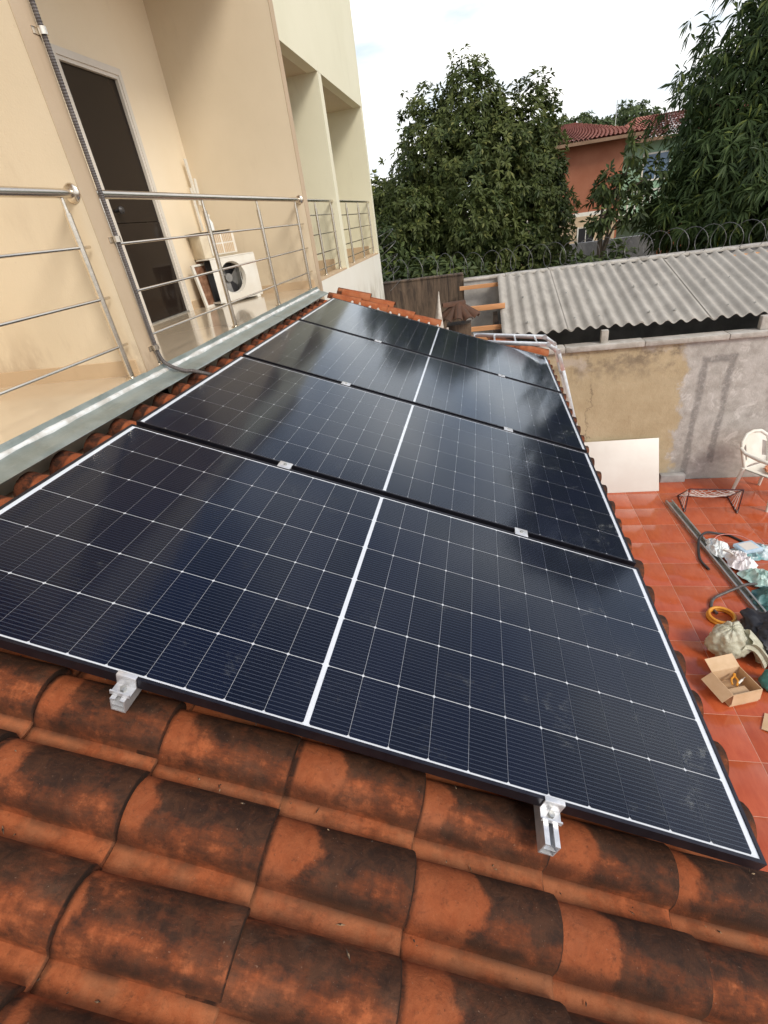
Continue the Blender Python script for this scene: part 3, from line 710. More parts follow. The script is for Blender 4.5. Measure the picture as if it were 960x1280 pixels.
bw_ = thing('boundary_wall', (0.5, 10.1, 0), label='mould-blackened brown boundary wall below the razor wire', cat='wall')
o = MB().box((-.9, 10.0, -.03), (1.22, 10.18, 3.22)).build('wall_face', M_brown, bw_); o.location = (-.5, -10.1, 0)
for k in range(5):
    a = -.9 + k * .424; o = MB().box((a, 9.985, 3.221), (a + .42, 10.2, 3.25 + random.uniform(-.004, .01)), bev=.008).build('coping', M_brown, bw_); o.location = (-.5, -10.1, 0)
gw = thing('grey_wall', (4.0, 10.1, 0), label='pale grey rendered boundary wall running behind the corrugated shed', cat='wall')
o = MB().box((1.225, 9.96, -.03), (11, 10.16, 3.10)).build('wall_face', M_greyw, gw); o.location = (-4, -10.1, 0)
for k in range(12):
    a = 1.225 + k * .8; o = MB().box((a, 9.93, 3.101), (a + .795, 10.19, 3.15 + random.uniform(-.005, .01)), bev=.01).build('coping', M_coping, gw); o.location = (-4, -10.1, 0)

shed = thing('corrugated_shed', (4.5, 8.7, 0), label='open shed with grey corrugated fibre cement roof behind the ochre wall', cat='shed')
y0, z0, y1, z1 = 7.40, 2.575, 9.92, 3.135
WV = .177
for q in range(7):
    xa = 1.87 + q * 5.5 * WV
    def cs(i, j, xa=xa, q=q):
        x = xa + i * WV * 6; y = y0 + (y1 - y0) * j; z = z0 + (z1 - z0) * j - .012 * (x - 1.87)
        ph = (x - 1.87) / WV * 2 * math.pi
        return (x, y + .012 * mnoise.noise(Vector((q * 3.1, 0, 0))), z + .026 * math.sin(ph) + .013 * (q % 2) + .004 * mnoise.noise(Vector((x * .8, y * .8, q))))
    mb = MB().grid(cs, 60, 6); nv = len(mb.v)
    mb.add([(a, b, c - .008) for a, b, c in mb.v], [tuple(reversed(g)) for g in mb.f])
    # close the front edge
    for i in range(60): mb.f.append((i * 7, nv + i * 7, nv + (i + 1) * 7, (i + 1) * 7))
    o = mb.build('roof_sheet', M_corr, shed, 60); o.location = (-4.5, -8.7, 0)
blt = MB().lathe([(.022, 0), (.022, .003), (.009, .005), (.009, .018), (.004, .02)], 8).mesh('roof_bolt', M_galv)
for q in range(14):
    for jj in (.12, .52, .92):
        x = 1.87 + WV * (.25 + 3 * q) - (WV if q % 2 else 0); y = y0 + (y1 - y0) * jj
        if x < 1.95: continue
        inst('roof_bolt', blt, shed, (x - 4.5, y - 8.7, z0 + (z1 - z0) * jj - .012 * (x - 1.87) + .032))
for xx in (3.36, 5.47, 7.4):
    o = MB().box((xx - .05, 7.32, 2.335), (xx + .05, 7.42, 2.52), bev=.008).build('post_stub', M_coping, shed); o.location = (-4.5, -8.7, 0)
for (yy, zz) in ((8.0, 2.60), (8.8, 2.78), (9.8, 3.02)):
    o = MB().box((1.15, yy - .035, zz - .045), (8.3, yy + .035, zz + .02)).build('purlin', M_timber, shed); o.location = (-4.5, -8.7, 0)
o = MB().box((8.3, 7.45, 0), (8.4, 9.9, 3.0)).build('side_wall', M_brown, shed); o.location = (-4.5, -8.7, 0)
o = MB().box((1.78, 7.5, 0), (1.86, 9.9, 2.50)).build('side_wall', M_brown, shed); o.location = (-4.5, -8.7, 0)
for (yy, zz, xa) in ((8.35, 2.86, 1.12), (7.75, 2.50, 1.38)):
    tb = MB().box((xa, yy - .04, zz - .045), (1.95, yy + .04, zz + .03), bev=.004).build('timber_beam', M_timber)
    prop(tb, 'short orange timber beam %s the corrugated roof end' % ('jutting high from' if yy > 8 else 'lying low against'), 'beam', 'orange beams by the shed')
# razor wire: concertina coils
def coil(name, p0, p1, r, turns, seed, label):
    rd = random.Random(seed); P0, P1 = Vector(p0), Vector(p1); ax = (P1 - P0).normalized(); up = Vector((0, 0, 1)) if abs(ax.z) < .9 else Vector((0, -1, 0)); sd_ = ax.cross(up).normalized(); up = sd_.cross(ax)
    pts = []; n = 18; ph = [rd.uniform(-.04, .04) for _ in range(turns + 2)]; rv = [r * rd.uniform(.86, 1.1) for _ in range(turns + 2)]
    for i in range(turns * n + 1):
        tt = i / n; k = int(tt); fr = tt - k; a = 2 * math.pi * fr
        rr = rv[k] * (1 - fr) + rv[k + 1] * fr; of = ph[k] * (1 - fr) + ph[k + 1] * fr
        pts.append(P0 + (P1 - P0) * (tt / turns) + ax * (of + .10 * math.sin(a)) + up * (rr * math.cos(a)) + sd_ * (rr * math.sin(a)))
    w = thing(name, P0, label=label, cat='razor wire')
    MB().tube([p - P0 for p in pts], .0048, 4).build('coil', M_wire, w, 60)
    bb = MB()
    for i in range(3, len(pts) - 3, 3):
        T = (pts[i + 1] - pts[i - 1]).normalized(); s = (pts[i] - P0); c = s - ax * s.dot(ax); N = c.normalized()
        bb.add([pts[i] - P0 - T * .018 + N * .012, pts[i] - P0 + N * .004, pts[i] - P0 + T * .018 + N * .014, pts[i] - P0 - N * .004], [(0, 1, 2, 3)])
    prop(bb.build('barbs', M_wire, w, 0), kind='stuff'); return w
coil('razor_wire', (-.30, 10.06, 3.44), (8.2, 10.06, 3.28), .20, 29, 3, 'coiled razor wire running along the top of the boundary wall')
coil('razor_wire', (-.22, 10.02, 3.1), (-.26, 10.02, 4.2), .2, 5, 5, 'short upright razor wire coil against the pale yellow house end')

# little hipped cap of dark tiles behind the verge, white spike
cp = thing('tile_cap', (1.26, 6.35, 2.66), label='small hipped cap of blackened barrel tiles beyond the roof end', cat='tile cap')
MB().box((-.16, -.13, -.6), (.16, .13, .36)).build('pier', M_brown, cp)
cdm = cap_mesh(M_tiledark, .30, .06, .06)
for k in range(7):
    a = -1.75 + k * .5833; d = (math.sin(a), -math.cos(a))
    inst('barrel_tile', cdm, cp, (d[0] * .245, d[1] * .245, .405 + .01 * (k % 2)), (0, R(38), math.atan2(d[1], d[0])))
inst('barrel_tile', cdm, cp, (.09, 0, .57), (0, R(4), .2))
def spk(a, b):
    h = b; r = .055 * (1 - h) ** 1.2 + .004; t = a * 2 * math.pi; return (r * math.cos(t) * (1 + .3 * math.sin(3 * t)) + .03 * h, r * .6 * math.sin(t), .46 * h)
sp_ = MB().grid(spk, 12, 8).build('mortar_spike', M_mort, None, 60, loc=(1.02, 5.9, 3.04)); prop(sp_, 'pale ragged mortar spike standing behind the orange verge caps', 'mortar')

# ------------------------------------------------------------------ ladder
ld = thing('ladder', roofw(1.62, 5.1, .03), (0, SL, 0), 'aluminium folding ladder hooked over the far eave of the tiled roof', 'ladder')
def seg2(mb, a, b, w=.022, d=.045):
    a, b = Vector(a), Vector(b); t = b - a; L = t.length; q = t.to_track_quat('X', 'Z').to_matrix()
    m = MB().box((0, -w / 2, -d / 2), (L, w / 2, d / 2), bev=.004); mb.add([q @ Vector(p) + a for p in m.v], m.f)
va, vb = -.10, .26
oo = roofw(1.62, 5.1, .03)
def lr(x, z): return Vector(((x - oo.x) * c_ - (z - oo.z) * s_, 0, (x - oo.x) * s_ + (z - oo.z) * c_))
A0, A1, A2, A3 = lr(1.46, 3.06), lr(2.27, 2.96), lr(2.38, 2.87), lr(2.44, 2.66)
foot = Vector((3.15, 0, .02))
ft = Vector(((foot.x - oo.x) * c_ - (foot.z - oo.z) * s_, 0, (foot.x - oo.x) * s_ + (foot.z - oo.z) * c_))
for v in (va, vb):
    s1 = MB()
    for a, b in ((A0, A1), (A1, A2), (A2, A3), (A3, ft)): seg2(s1, (a.x, v, a.z), (b.x, v, b.z))
    sr = s1.build('side_rail', M_alu, ld)
    for h in (A1, A2): MB().lathe([(.026, -.016), (.026, .016)], 16, (h.x, v, h.z), 'Y').build('hinge', M_alu, sr)
def rung(p): MB().tube([(p.x, va, p.z), (p.x, vb, p.z)], .011, 10).build('rung', M_alu, ld)
for t in (.02, .30, .58, .86): rung(A0.lerp(A1, t))
n = int((ft - A3).length / .28)
for k in range(n): rung(A3.lerp(ft, (k + .4) / n))

# ------------------------------------------------------------------ patio things
wbd = MB().box((0, 0, 0), (1.33, .018, .86), bev=.002).build('white_board', M_board, None, loc=(3.0, 6.83, .005), rot=(R(-25), R(0), R(2)))
prop(wbd, 'large white board leaning against the ochre wall', 'board')
# toy goal
gl_ = thing('toy_goal', (4.85, 6.3, 0), (0, 0, R(-6)), 'small toy football goal with white net in front of chair', 'goal')
gw_, gh, gd = .34, .40, .36
fr2 = MB(); fr2.tube([(-gw_, -.12, .012), (-gw_, -.12, gh), (gw_, -.12, gh), (gw_, -.12, .012)], .011, 8)
fr2.tube([(-gw_, -.12, .012), (-gw_, gd, .012), (gw_, gd, .012), (gw_, -.12, .012)], .010, 8)
fr2.tube([(-gw_, -.12, gh), (-gw_, gd, .012)], .009, 8); fr2.tube([(gw_, -.12, gh), (gw_, gd, .012)], .009, 8)
fr2.build('goal_frame', basic('maroon_tube', (.09, .015, .02), (.03, .02, .025), 9, .4), gl_)
def netline(mb, P, jit=.008, seed=0):
    rd = random.Random(seed); mb.tube([Vector(p) + Vector((rd.uniform(-jit, jit), rd.uniform(-jit, jit), rd.uniform(-jit, jit))) for p in P], .0048, 4)
nt = MB()
def sagp(a, b): return (-gw_ + 2 * gw_ * a, -.12 + (gd + .12) * b, gh * (1 - b) + .012 * b - .09 * math.sin(math.pi * a) * math.sin(math.pi * min(1, b * 1.0)) * (1 - .5 * b))
for k in range(13): netline(nt, [sagp(max(0, min(1, k / 6 - 1 + t / 8)), t / 8) for t in range(9) if 0 <= k / 6 - 1 + t / 8 <= 1] or [sagp(0, 0), sagp(0, .01)], seed=k)
for k in range(13): netline(nt, [sagp(k / 6 - t / 8, t / 8) for t in range(9) if 0 <= k / 6 - t / 8 <= 1] or [sagp(1, 0), sagp(1, .01)], seed=k + 50)
for sx in (-gw_, gw_):
    for k in range(5): netline(nt, [(sx, -.12 + .1 * k, .012), (sx, -.12 + .05 * k, gh * (1 - k * .1))], seed=k + 90)
nt.build('net', M_net, gl_, 0)
# monobloc chair, turned to the right and towards the roof
ch_ = thing('plastic_chair', (5.70, 6.58, 0), (0, 0, R(-62)), 'white moulded plastic garden chair by the grey part of wall', 'chair')
ch_.scale = (1.13, 1.13, 1.1)
def seat(a, b): 
    x = -.22 + .45 * a; w = .21 + .03 * a; return (x, -w + 2 * w * b, .42 + .03 * a - .03 * math.sin(math.pi * b) * math.sin(math.pi * min(1, a * .9)))
mb = MB().grid(seat, 8, 8); nv = len(mb.v); mb.add([(x, y, z - .012) for x, y, z in mb.v], [tuple(reversed(g)) for g in mb.f])
mb.tube([(.235, -.23, .435), (.245, -.1, .43), (.245, .1, .43), (.235, .23, .435)], .018, 8); mb.build('seat', M_wplas, ch_, 60)
def backp(a, t):    # a across -1..1, t up 0..1
    cv = .05 * (1 - a * a); z = .42 + .44 * t - .10 * t * abs(a) ** 3; return Vector((-.21 - .11 * t - cv, a * (.20 + .035 * t), z))
bkm = MB()
for (a0, a1, t0, t1) in ((-.62, .62, 0, .99), (-.98, -.62, 0, .22), (.62, .98, 0, .22), (-.96, -.62, .72, .95), (.62, .96, .72, .95), (-.98, -.88, .22, .72), (.88, .98, .22, .72)):
    g = MB().grid(lambda i, j: backp(a0 + (a1 - a0) * j, t0 + (t1 - t0) * i), 8, 8); nv = len(g.v)
    g.add([(x - .010, y, z) for x, y, z in g.v], [tuple(reversed(f)) for f in g.f]); bkm.add(g.v, g.f)
bkm.tube([backp(-1, 0), backp(-1, .35), backp(-1.0, .8), backp(-.9, .96), backp(-.5, 1.0), backp(0, 1.01), backp(.5, 1.0), backp(.9, .96), backp(1.0, .8), backp(1, .35), backp(1, 0)], .022, 8)
bkm.build('backrest', M_wplas, ch_, 60)
for s in (-1, 1):
    MB().tube([(-.30, s * .245, .70), (-.2, s * .275, .665), (0, s * .285, .655), (.16, s * .275, .65), (.21, s * .26, .60), (.225, s * .245, .44)], [.02, .024, .026, .024, .021, .02], 8).build('armrest', M_wplas, ch_, 60)
    MB().tube([(.225, s * .235, .44), (.26, s * .265, 0)], [.027, .018], 8).build('leg', M_wplas, ch_, 60)
    MB().tube([(-.215, s * .215, .43), (-.27, s * .25, 0)], [.027, .018], 8).build('leg', M_wplas, ch_, 60)
def blob(name, loc, rad, mat, seed, label, cat, amp=.25, freq=1.6, ridge=.12, rot=0, pleat=0, flat=.15, n=(30, 44), parent=None):
    s = Vector((seed * 7.3, seed * 1.7, seed * 3.1))
    def fn(a, b):
        t, p = a * math.pi, b * 2 * math.pi; d = Vector((math.sin(t) * math.cos(p), math.sin(t) * math.sin(p), math.cos(t)))
        k = 1 + amp * mnoise.noise(d * freq + s) + ridge * (abs(mnoise.noise(d * freq * 2.6 + s)) - .25) + ridge * .6 * (abs(mnoise.noise(d * freq * 6 + s)) - .2)
        if pleat: k += pleat * math.sin(11 * p + 4 * mnoise.noise(d * 1.3 + s)) * (.3 + .7 * max(0, d.z))
        z = d.z * k; z = max(z, -.75 + flat * .1)
        return (d.x * k * rad[0], d.y * k * rad[1], (z + .75) * rad[2])
    o = MB().grid(fn, *n).build(name, mat, parent, 70, loc=loc, rot=(0, 0, rot))
    if label: prop(o, label, cat)
    return o
blob('orange_cloth', (5.74, 6.54, .475), (.15, .13, .035), M_orange, 2, 'crumpled salmon cloth lying on the plastic chair seat', 'cloth', .3, 2.2, .5)
# steel bar
bar = MB(); pa, pb = Vector((4.36, 6.50, 0)), Vector((4.60, 3.75, 0)); tt = (pb - pa); L = tt.length
for (ya, yb, za, zb) in ((-.05, .05, .004, .008), (-.05, -.046, .008, .05), (.046, .05, .008, .05), (-.05, -.03, .05, .054), (.03, .05, .05, .054)): bar.box((0, ya, za), (L, yb, zb))
bo = bar.build('steel_channel', M_galv, None, 0, loc=pa, rot=(0, 0, math.atan2(tt.y, tt.x))); prop(bo, 'long galvanised steel channel lying on the red tiles', 'channel')
# hoses
def smooth(P, n=10):
    P = [Vector(p) for p in P]; Q = [P[0]] + P + [P[-1]]; out = []
    for i in range(1, len(Q) - 2):
        for k in range(n):
            t = k / n; a, b, c, d = Q[i - 1:i + 3]; out.append(.5 * ((2 * b) + (c - a) * t + (2 * a - 5 * b + 4 * c - d) * t * t + (3 * b - a - 3 * c + d) * t ** 3))
    return out + [P[-1]]
def cable(name, P, r, mat, label): return prop(MB().tube(smooth(P), r, 8).build(name, mat, None, 70), label, 'cable')
cable('black_hose', [(4.33, 4.80, .02), (4.30, 5.0, .02), (4.36, 5.25, .02), (4.42, 5.42, .07), (4.55, 5.56, .07), (4.72, 5.6, .025), (4.86, 5.54, .02), (5.0, 5.3, .02), (5.06, 5.15, .02), (5.2, 5.0, .02), (5.4, 4.95, .02)], .016, M_dark, 'black hose looping over the steel channel')
cable('grey_hose', [(4.13, 3.99, .02), (4.11, 4.10, .02), (4.18, 4.23, .03), (4.32, 4.31, .05), (4.46, 4.37, .075), (4.6, 4.44, .075), (4.8, 4.5, .03), (5.0, 4.5, .02)], .017, M_conduit, 'dark grey hose bent beside the yellow ring')
cable('pink_wire', [(4.55, 5.36, .01), (4.7, 5.52, .05), (4.92, 5.5, .06), (5.1, 5.38, .02), (5.3, 5.3, .01)], .005, basic('pink_wire', (.6, .25, .22), rough=.5), 'thin pink wire arching over the pale blue packet')
rg = MB().tube([(.13 * math.cos(a), .13 * math.sin(a), .02 + .012 * z) for z in (0,) for a in [2 * math.pi * k / 28 for k in range(28)]], .020, 8, closed=True)
rg.tube([(.125 * math.cos(a), .125 * math.sin(a), .05) for a in [2 * math.pi * k / 28 for k in range(28)]], .017, 8, closed=True)
prop(rg.build('yellow_ring', M_yel, None, 70, loc=(4.15, 3.93, 0)), 'orange yellow coil of hose beside the pale plastic bag', 'hose')
# plastic bags
def m_bag():
    t = NT('thin_plastic_bag'); n = t.noise(6, 5, .6, dist=1.2)
    c = t.mix(t.rng(n, .35, .65), (.52, .50, .37), (.68, .66, .52))
    sh = t.bsdf(c, .24, 0, t.bump(t.noise(14, 5, .65, dist=1.5), .02, .7)); tl = t.n('ShaderNodeBsdfTranslucent'); tl.inputs[0].default_value = (.5, .5, .36, 1)
    ms = t.n('ShaderNodeMixShader'); ms.inputs[0].default_value = .25; t.l(sh, ms.inputs[1]); t.l(tl.outputs[0], ms.inputs[2]); return t.done(ms.outputs[0])
M_bag = m_bag()
bg_ = thing('plastic_bag', (4.00, 3.42, 0), label='full pale greenish plastic carrier bag knotted beside the cardboard box', cat='bag')
blob('bag_body', (0, 0, 0), (.21, .19, .20), M_bag, 4, None, None, .28, 1.15, .16, .4, pleat=.03, n=(40, 72), parent=bg_)
def neck(a, b):
    t = a * 2 * math.pi; r = (.10 * (1 - b) ** 1.5 + .015 + .07 * b * b) * (1 + .25 * math.sin(5 * t)); return (.08 + .20 * b + r * .5 * math.cos(t), -.06 - .10 * b + r * math.sin(t), .27 + .03 * b - .22 * b * b + r * .6 * math.cos(t))
MB().grid(neck, 24, 10).build('bag_neck', M_bag, bg_, 70)
blob('black_bag', (4.42, 3.52, 0), (.24, .34, .17), M_blackbag, 6, 'black fabric bag slumped behind the pale plastic bag', 'bag', .3, 1.6, .3)
blob('teal_bundle', (4.24, 2.98, 0), (.11, .10, .13), M_teal, 8, 'rounded teal bundle beside the cardboard box', 'bundle', .2, 1.4, .15)
def film(name, loc, rx, ry, h, seed, mat, label=None, parent=None):
    o_ = Vector((seed * 3.7, seed * 9.1, 0))
    def fn(i, j):
        a = j * 2 * math.pi; ca, sa = math.cos(a), math.sin(a)
        out = 1 + .38 * mnoise.noise(Vector((ca * 1.3, sa * 1.3, seed))) + .14 * mnoise.noise(Vector((ca * 5, sa * 5, seed)))
        x, y = ca * i * out, sa * i * out; p = Vector((x * 1.6, y * 1.6, 0)) + o_
        rd = (1 - abs(mnoise.noise(p * 1.1)) * 2.2) * .6 + (1 - abs(mnoise.noise(p * 2.3 + Vector((5, 1, 0)))) * 2.2) * .35 + .12 * mnoise.noise(p * 6)
        z = .004 + h * max(0, rd) * (1 - i ** 3 * .85) * (.55 + .45 * math.cos(i * 1.5))
        return (x * rx, y * ry, z)
    o = MB().grid(fn, 18, 56).build(name, mat, parent, 35, loc=loc)
    if label: prop(o, label, 'film')
    return o
M_wbag = basic('white_bag', (.70, .64, .66), (.8, .78, .78), 6, .3); M_pgf = basic('pale_green_film', (.30, .46, .42), (.5, .62, .58), 8, .25)
film('film', (4.58, 5.22, .03), .14, .20, .14, 2, M_clear, 'crumpled clear film at the hose end of the steel channel')
film('film', (4.72, 4.93, .03), .17, .20, .17, 5, M_wbag, 'crumpled white carrier bag on the steel channel')
film('film', (4.80, 4.62, .03), .18, .18, .14, 7, M_pgf, 'pale green film piled between white bag and teal sack')
prop(film('teal_sack', (4.92, 4.22, 0), .34, .32, .26, 13, basic('dark_teal_sack', (.02, .10, .10), (.10, .22, .22), 9, .4)), 'dark teal sack lying by the end of the steel channel', 'sack')
hl_ = MB().tube(smooth([(0, 0, .08), (-.08, .06, .12), (-.11, .15, .09), (-.04, .18, .07), (.02, .1, .06)]), .012, 6).build('bag_handle', M_net, None, 70, loc=(4.70, 4.94, .02)); prop(hl_, 'looped white bag handle over the white carrier bag', 'bag handle')
pk = thing('packet', (4.92, 5.19, 0), (0, 0, R(18)), 'pale blue packet of parts on crumpled wrap on red tiles', 'packet')
MB().box((-.14, -.10, .06), (.12, .10, .105), bev=.006).build('packet_box', M_blue, pk)
MB().box((-.10, -.075, .106), (.08, .07, .108)).build('label_card', M_board, pk)
film('wrap', (.06, -.02, .0), .26, .20, .10, 11, basic('teal_wrap', (.12, .28, .28), (.55, .62, .64), 8, .3), parent=pk)
# cardboard box with flaps
b_ = thing('cardboard_box', (3.875, 2.905, 0), (0, 0, R(18)), 'open cardboard box with tools inside on red tiles', 'box')
w2, d2, hh, t_ = .145, .14, .17, .005
for nme, a, b in (('side', (-w2, -d2, 0), (w2, -d2 + t_, hh)), ('side', (-w2, d2 - t_, 0), (w2, d2, hh)), ('side', (-w2, -d2 + t_, 0), (-w2 + t_, d2 - t_, hh)), ('side', (w2 - t_, -d2 + t_, 0), (w2, d2 - t_, hh)), ('bottom', (-w2 + t_, -d2 + t_, .002), (w2 - t_, d2 - t_, .008))):
    MB().box(a, b).build(nme, M_card, b_)
MB().box((-w2, -d2 - .13, hh - .002), (w2, -d2, hh + .003), rot=RX(R(86)), piv=(0, -d2, hh)).build('flap', M_card, b_)
MB().box((-w2 - .12, -d2, hh - .002), (-w2, d2, hh + .003), rot=RY(R(-38)), piv=(-w2, 0, hh)).build('flap', M_card, b_)
MB().box((-w2, d2, hh - .002), (w2, d2 + .13, hh + .003), rot=RX(R(25)), piv=(0, d2, hh)).build('flap', M_card, b_)
MB().box((w2 + .0005, -.022, .0), (w2 + .0012, .022, hh)).build('tape', M_base, b_)
MB().box((-.022, -d2 - .0012, .0), (.022, -d2 - .0005, hh)).build('tape', M_base, b_)
def placed(name, mbx, mat, dx_, dy_, z, a, label, cat):
    c = RZ(R(18)) @ Vector((dx_, dy_, 0)); return prop(mbx.build(name, mat, None, 40, loc=(3.875 + c.x, 2.905 + c.y, z), rot=(0, 0, R(18) + a)), label, cat)
placed('inner_carton', MB().box((-.09, -.04, 0), (.10, .04, .09), bev=.003), M_card, -.02, -.06, .009, 0, 'small closed carton inside the open cardboard box', 'carton')
pl_ = MB(); pl_.tube(smooth([(-.09, .018, 0), (-.03, .026, .004), (.02, .006, 0), (.06, .004, 0)]), .009, 8); pl_.tube(smooth([(-.09, -.018, 0), (-.03, -.026, .004), (.02, -.006, 0), (.06, -.004, 0)]), .009, 8)
placed('pliers', pl_, M_yel, .04, .06, .12, .9, 'orange handled pliers inside the open cardboard box', 'pliers')
placed('driver', MB().tube([(-.08, 0, 0), (-.01, 0, 0)], .011, 10).tube([(-.01, 0, 0), (.08, 0, 0)], .004, 8), M_wplas, .10, .03, .12, .4, 'white handled screwdriver inside the open cardboard box', 'screwdriver')
cf = MB().box((-.14, -.10, 0), (.14, .10, .006), rot=RY(R(-9))).build('cardboard_flap', M_card, None, loc=(4.12, 2.52, .03), rot=(0, 0, R(-30))); prop(cf, 'loose flat piece of cardboard beside the open box', 'cardboard')
# small fuse on the tiles
fz = thing('small_connector', roofw(1.19, -.452, -.175), (0, SL, R(2)), 'tiny black connector with white ends lying on the stained tiles', 'connector')
MB().tube([(-.02, 0, 0), (.02, 0, 0)], .003, 8).build('barrel', M_dark, fz)
for s in (-1, 1): MB().tube([(s * .02, 0, 0), (s * .027, 0, 0)], .0042, 8).build('end_cap', M_wplas, fz)

# ------------------------------------------------------------------ vegetation
def leaf_mesh(name, tips, per, ln, wd, droop, mat, spread=1.0):
    """tips: (n,6) position + outward direction; rosettes of bent leaves as one mesh"""
    T = np.repeat(tips, per, 0); n = len(T); P = T[:, :3]; D = T[:, 3:]
    r = rng.normal(size=(n, 3)) * spread; r -= D * (np.sum(r * D, axis=1, keepdims=True)) * .7
    d = D * .40 + r * .75; d[:, 2] -= droop * .55; d /= np.linalg.norm(d, axis=1, keepdims=True) + 1e-9
    up = D + np.array([0, 0, .55]) + rng.normal(size=(n, 3)) * .38
    s = np.cross(d, up); s /= np.linalg.norm(s, axis=1, keepdims=True) + 1e-9
    L = (ln * rng.uniform(.65, 1.2, n))[:, None]; W = (wd * rng.uniform(.75, 1.2, n))[:, None]
    b = P + d * L * rng.uniform(0, .25, n)[:, None]
    dn = np.zeros((n, 3)); dn[:, 2] = -droop * .30
    m = b + d * L * .5 + dn * L * .2; e = b + d * L + dn * L
    V = np.stack([b, m + s * W, e, m - s * W], 1).reshape(-1, 3)
    # keel fold: lift the two side verts slightly
    nrm = np.cross(s, d); V = V.reshape(n, 4, 3); V[:, 1] += nrm * W * .35; V[:, 3] += nrm * W * .35; V = V.reshape(-1, 3)
    me = bpy.data.meshes.new(name); me.vertices.add(4 * n); me.vertices.foreach_set('co', V.ravel())
    idx = np.arange(n)[:, None] * 4 + np.array([[0, 1, 2, 0, 2, 3]]); me.loops.add(6 * n); me.loops.foreach_set('vertex_index', idx.ravel().astype(np.int32))
    me.polygons.add(2 * n); me.polygons.foreach_set('loop_start', np.arange(2 * n, dtype=np.int32) * 3); me.update()
    at = me.attributes.new('var', 'FLOAT_VECTOR', 'POINT')
    cl = np.array([.5 + .95 * mnoise.noise(Vector(q[:3]) * 1.5) for q in tips]); tv = np.repeat(cl * .7 + rng.uniform(0, .3, len(tips)), per); va_ = np.stack([np.clip(tv * .75 + rng.uniform(-.1, .3, n), 0, 1), rng.uniform(0, 1, n), rng.uniform(0, 1, n)], 1)
    at.data.foreach_set('vector', np.repeat(va_, 4, 0).ravel()); me.materials.append(mat); me.validate(); return me
def lobes_tips(lobes, dens, shell=(.72, 1.04), bumps=.22):
    out = []
    for (c, r) in lobes:
        c = np.array(c); r = np.array(r); area = 4 * math.pi * ((r[0] * r[1]) ** 1.6 / 3 + (r[0] * r[2]) ** 1.6 / 3 + (r[1] * r[2]) ** 1.6 / 3) ** (1 / 1.6)
        n = int(area * dens); d = rng.normal(size=(n, 3)); d /= np.linalg.norm(d, axis=1, keepdims=True)
        k = rng.uniform(shell[0], shell[1], n)
        ns = np.array([mnoise.noise(Vector(q * 2.3) + Vector(c)) for q in d]); ns2 = np.array([mnoise.noise(Vector(q * 6.0) + Vector(c)) for q in d])
        k = k * (1 + bumps * ns + bumps * .7 * ns2)
        keep = rng.uniform(0, 1, n) < np.clip(.75 + ns2 * 1.3, .12, 1)
        p = c + d * r * k[:, None]; out.append(np.concatenate([p, d], 1)[keep])
    return np.concatenate(out)
def tree(name, base, height, trunk_r, lobes, dens, per, ln, wd, droop, mat, label, limbs=8, group=None, bumps=.22, shell=(.72, 1.04), keep=None):
    t = thing(name, base, label=label, cat='tree', group=group); B = Vector(base)
    tips = lobes_tips(lobes, dens, shell, bumps)
    if keep is not None: tips = tips[keep(tips)]
    tips[:, :3] -= np.array(base)
    inst('crown', leaf_mesh('crown', tips, per, ln, wd, droop, mat), t)
    tr = MB(); top = Vector((.15, .1, height)); mid = top * .5 + Vector((.08, -.1, 0))
    tr.tube(smooth([(0, 0, -.1), mid, top], 6), [trunk_r * (1.25 - .75 * k / 12) for k in range(13)], 10)
    for q in range(limbs):
        c, r = lobes[q % len(lobes)]; e = Vector(c) - B + Vector((random.uniform(-.5, .5) * r[0], random.uniform(-.5, .5) * r[1], random.uniform(-.2, .5) * r[2]))
        s = mid.lerp(top, random.uniform(.1, .95)); m = s.lerp(e, .5) + Vector((0, 0, .25))
        tr.tube(smooth([s, m, e], 5), [trunk_r * (.5 - .4 * k / 10) for k in range(11)], 7)
    tr.build('trunk', M_bark, t, 70); return t
# big mango behind the boundary wall
lob = [((1.3, 16.6, 4.2), (2.5, 2.2, 2.6)), ((-.6, 16.2, 3.2), (1.5, 1.7, 2.0)), ((2.9, 16.4, 3.5), (1.25, 1.7, 2.2)), ((1.35, 16.4, 6.3), (.95, 1.0, 1.35)),
       ((.25, 16.4, 5.7), (.95, 1.0, 1.5)), ((3.05, 16.6, 5.7), (.72, .8, 1.45)), ((2.2, 16.2, 5.6), (.9, .9, 1.15)), ((-.9, 16.3, 4.6), (.75, .9, .85)),
       ((.4, 15.0, 2.6), (1.5, 1.0, 1.3)), ((2.4, 15.0, 2.4), (1.5, 1.0, 1.4)), ((-1.7, 16.6, 4.0), (.8, .9, 1.1)), ((3.5, 16.6, 4.0), (.5, .8, 1.3)), ((1.6, 14.6, 3.9), (1.0, .8, .9)), ((-.2, 14.9, 4.2), (.9, .7, .8))]
tree('mango_tree', (1.3, 16.8, 0), 4.2, .3, lob, 48, 11, .17, .031, .55, M_leafA, 'big dense dark green mango tree beyond the brown boundary wall', 9, bumps=.28, shell=(.58, 1.04))
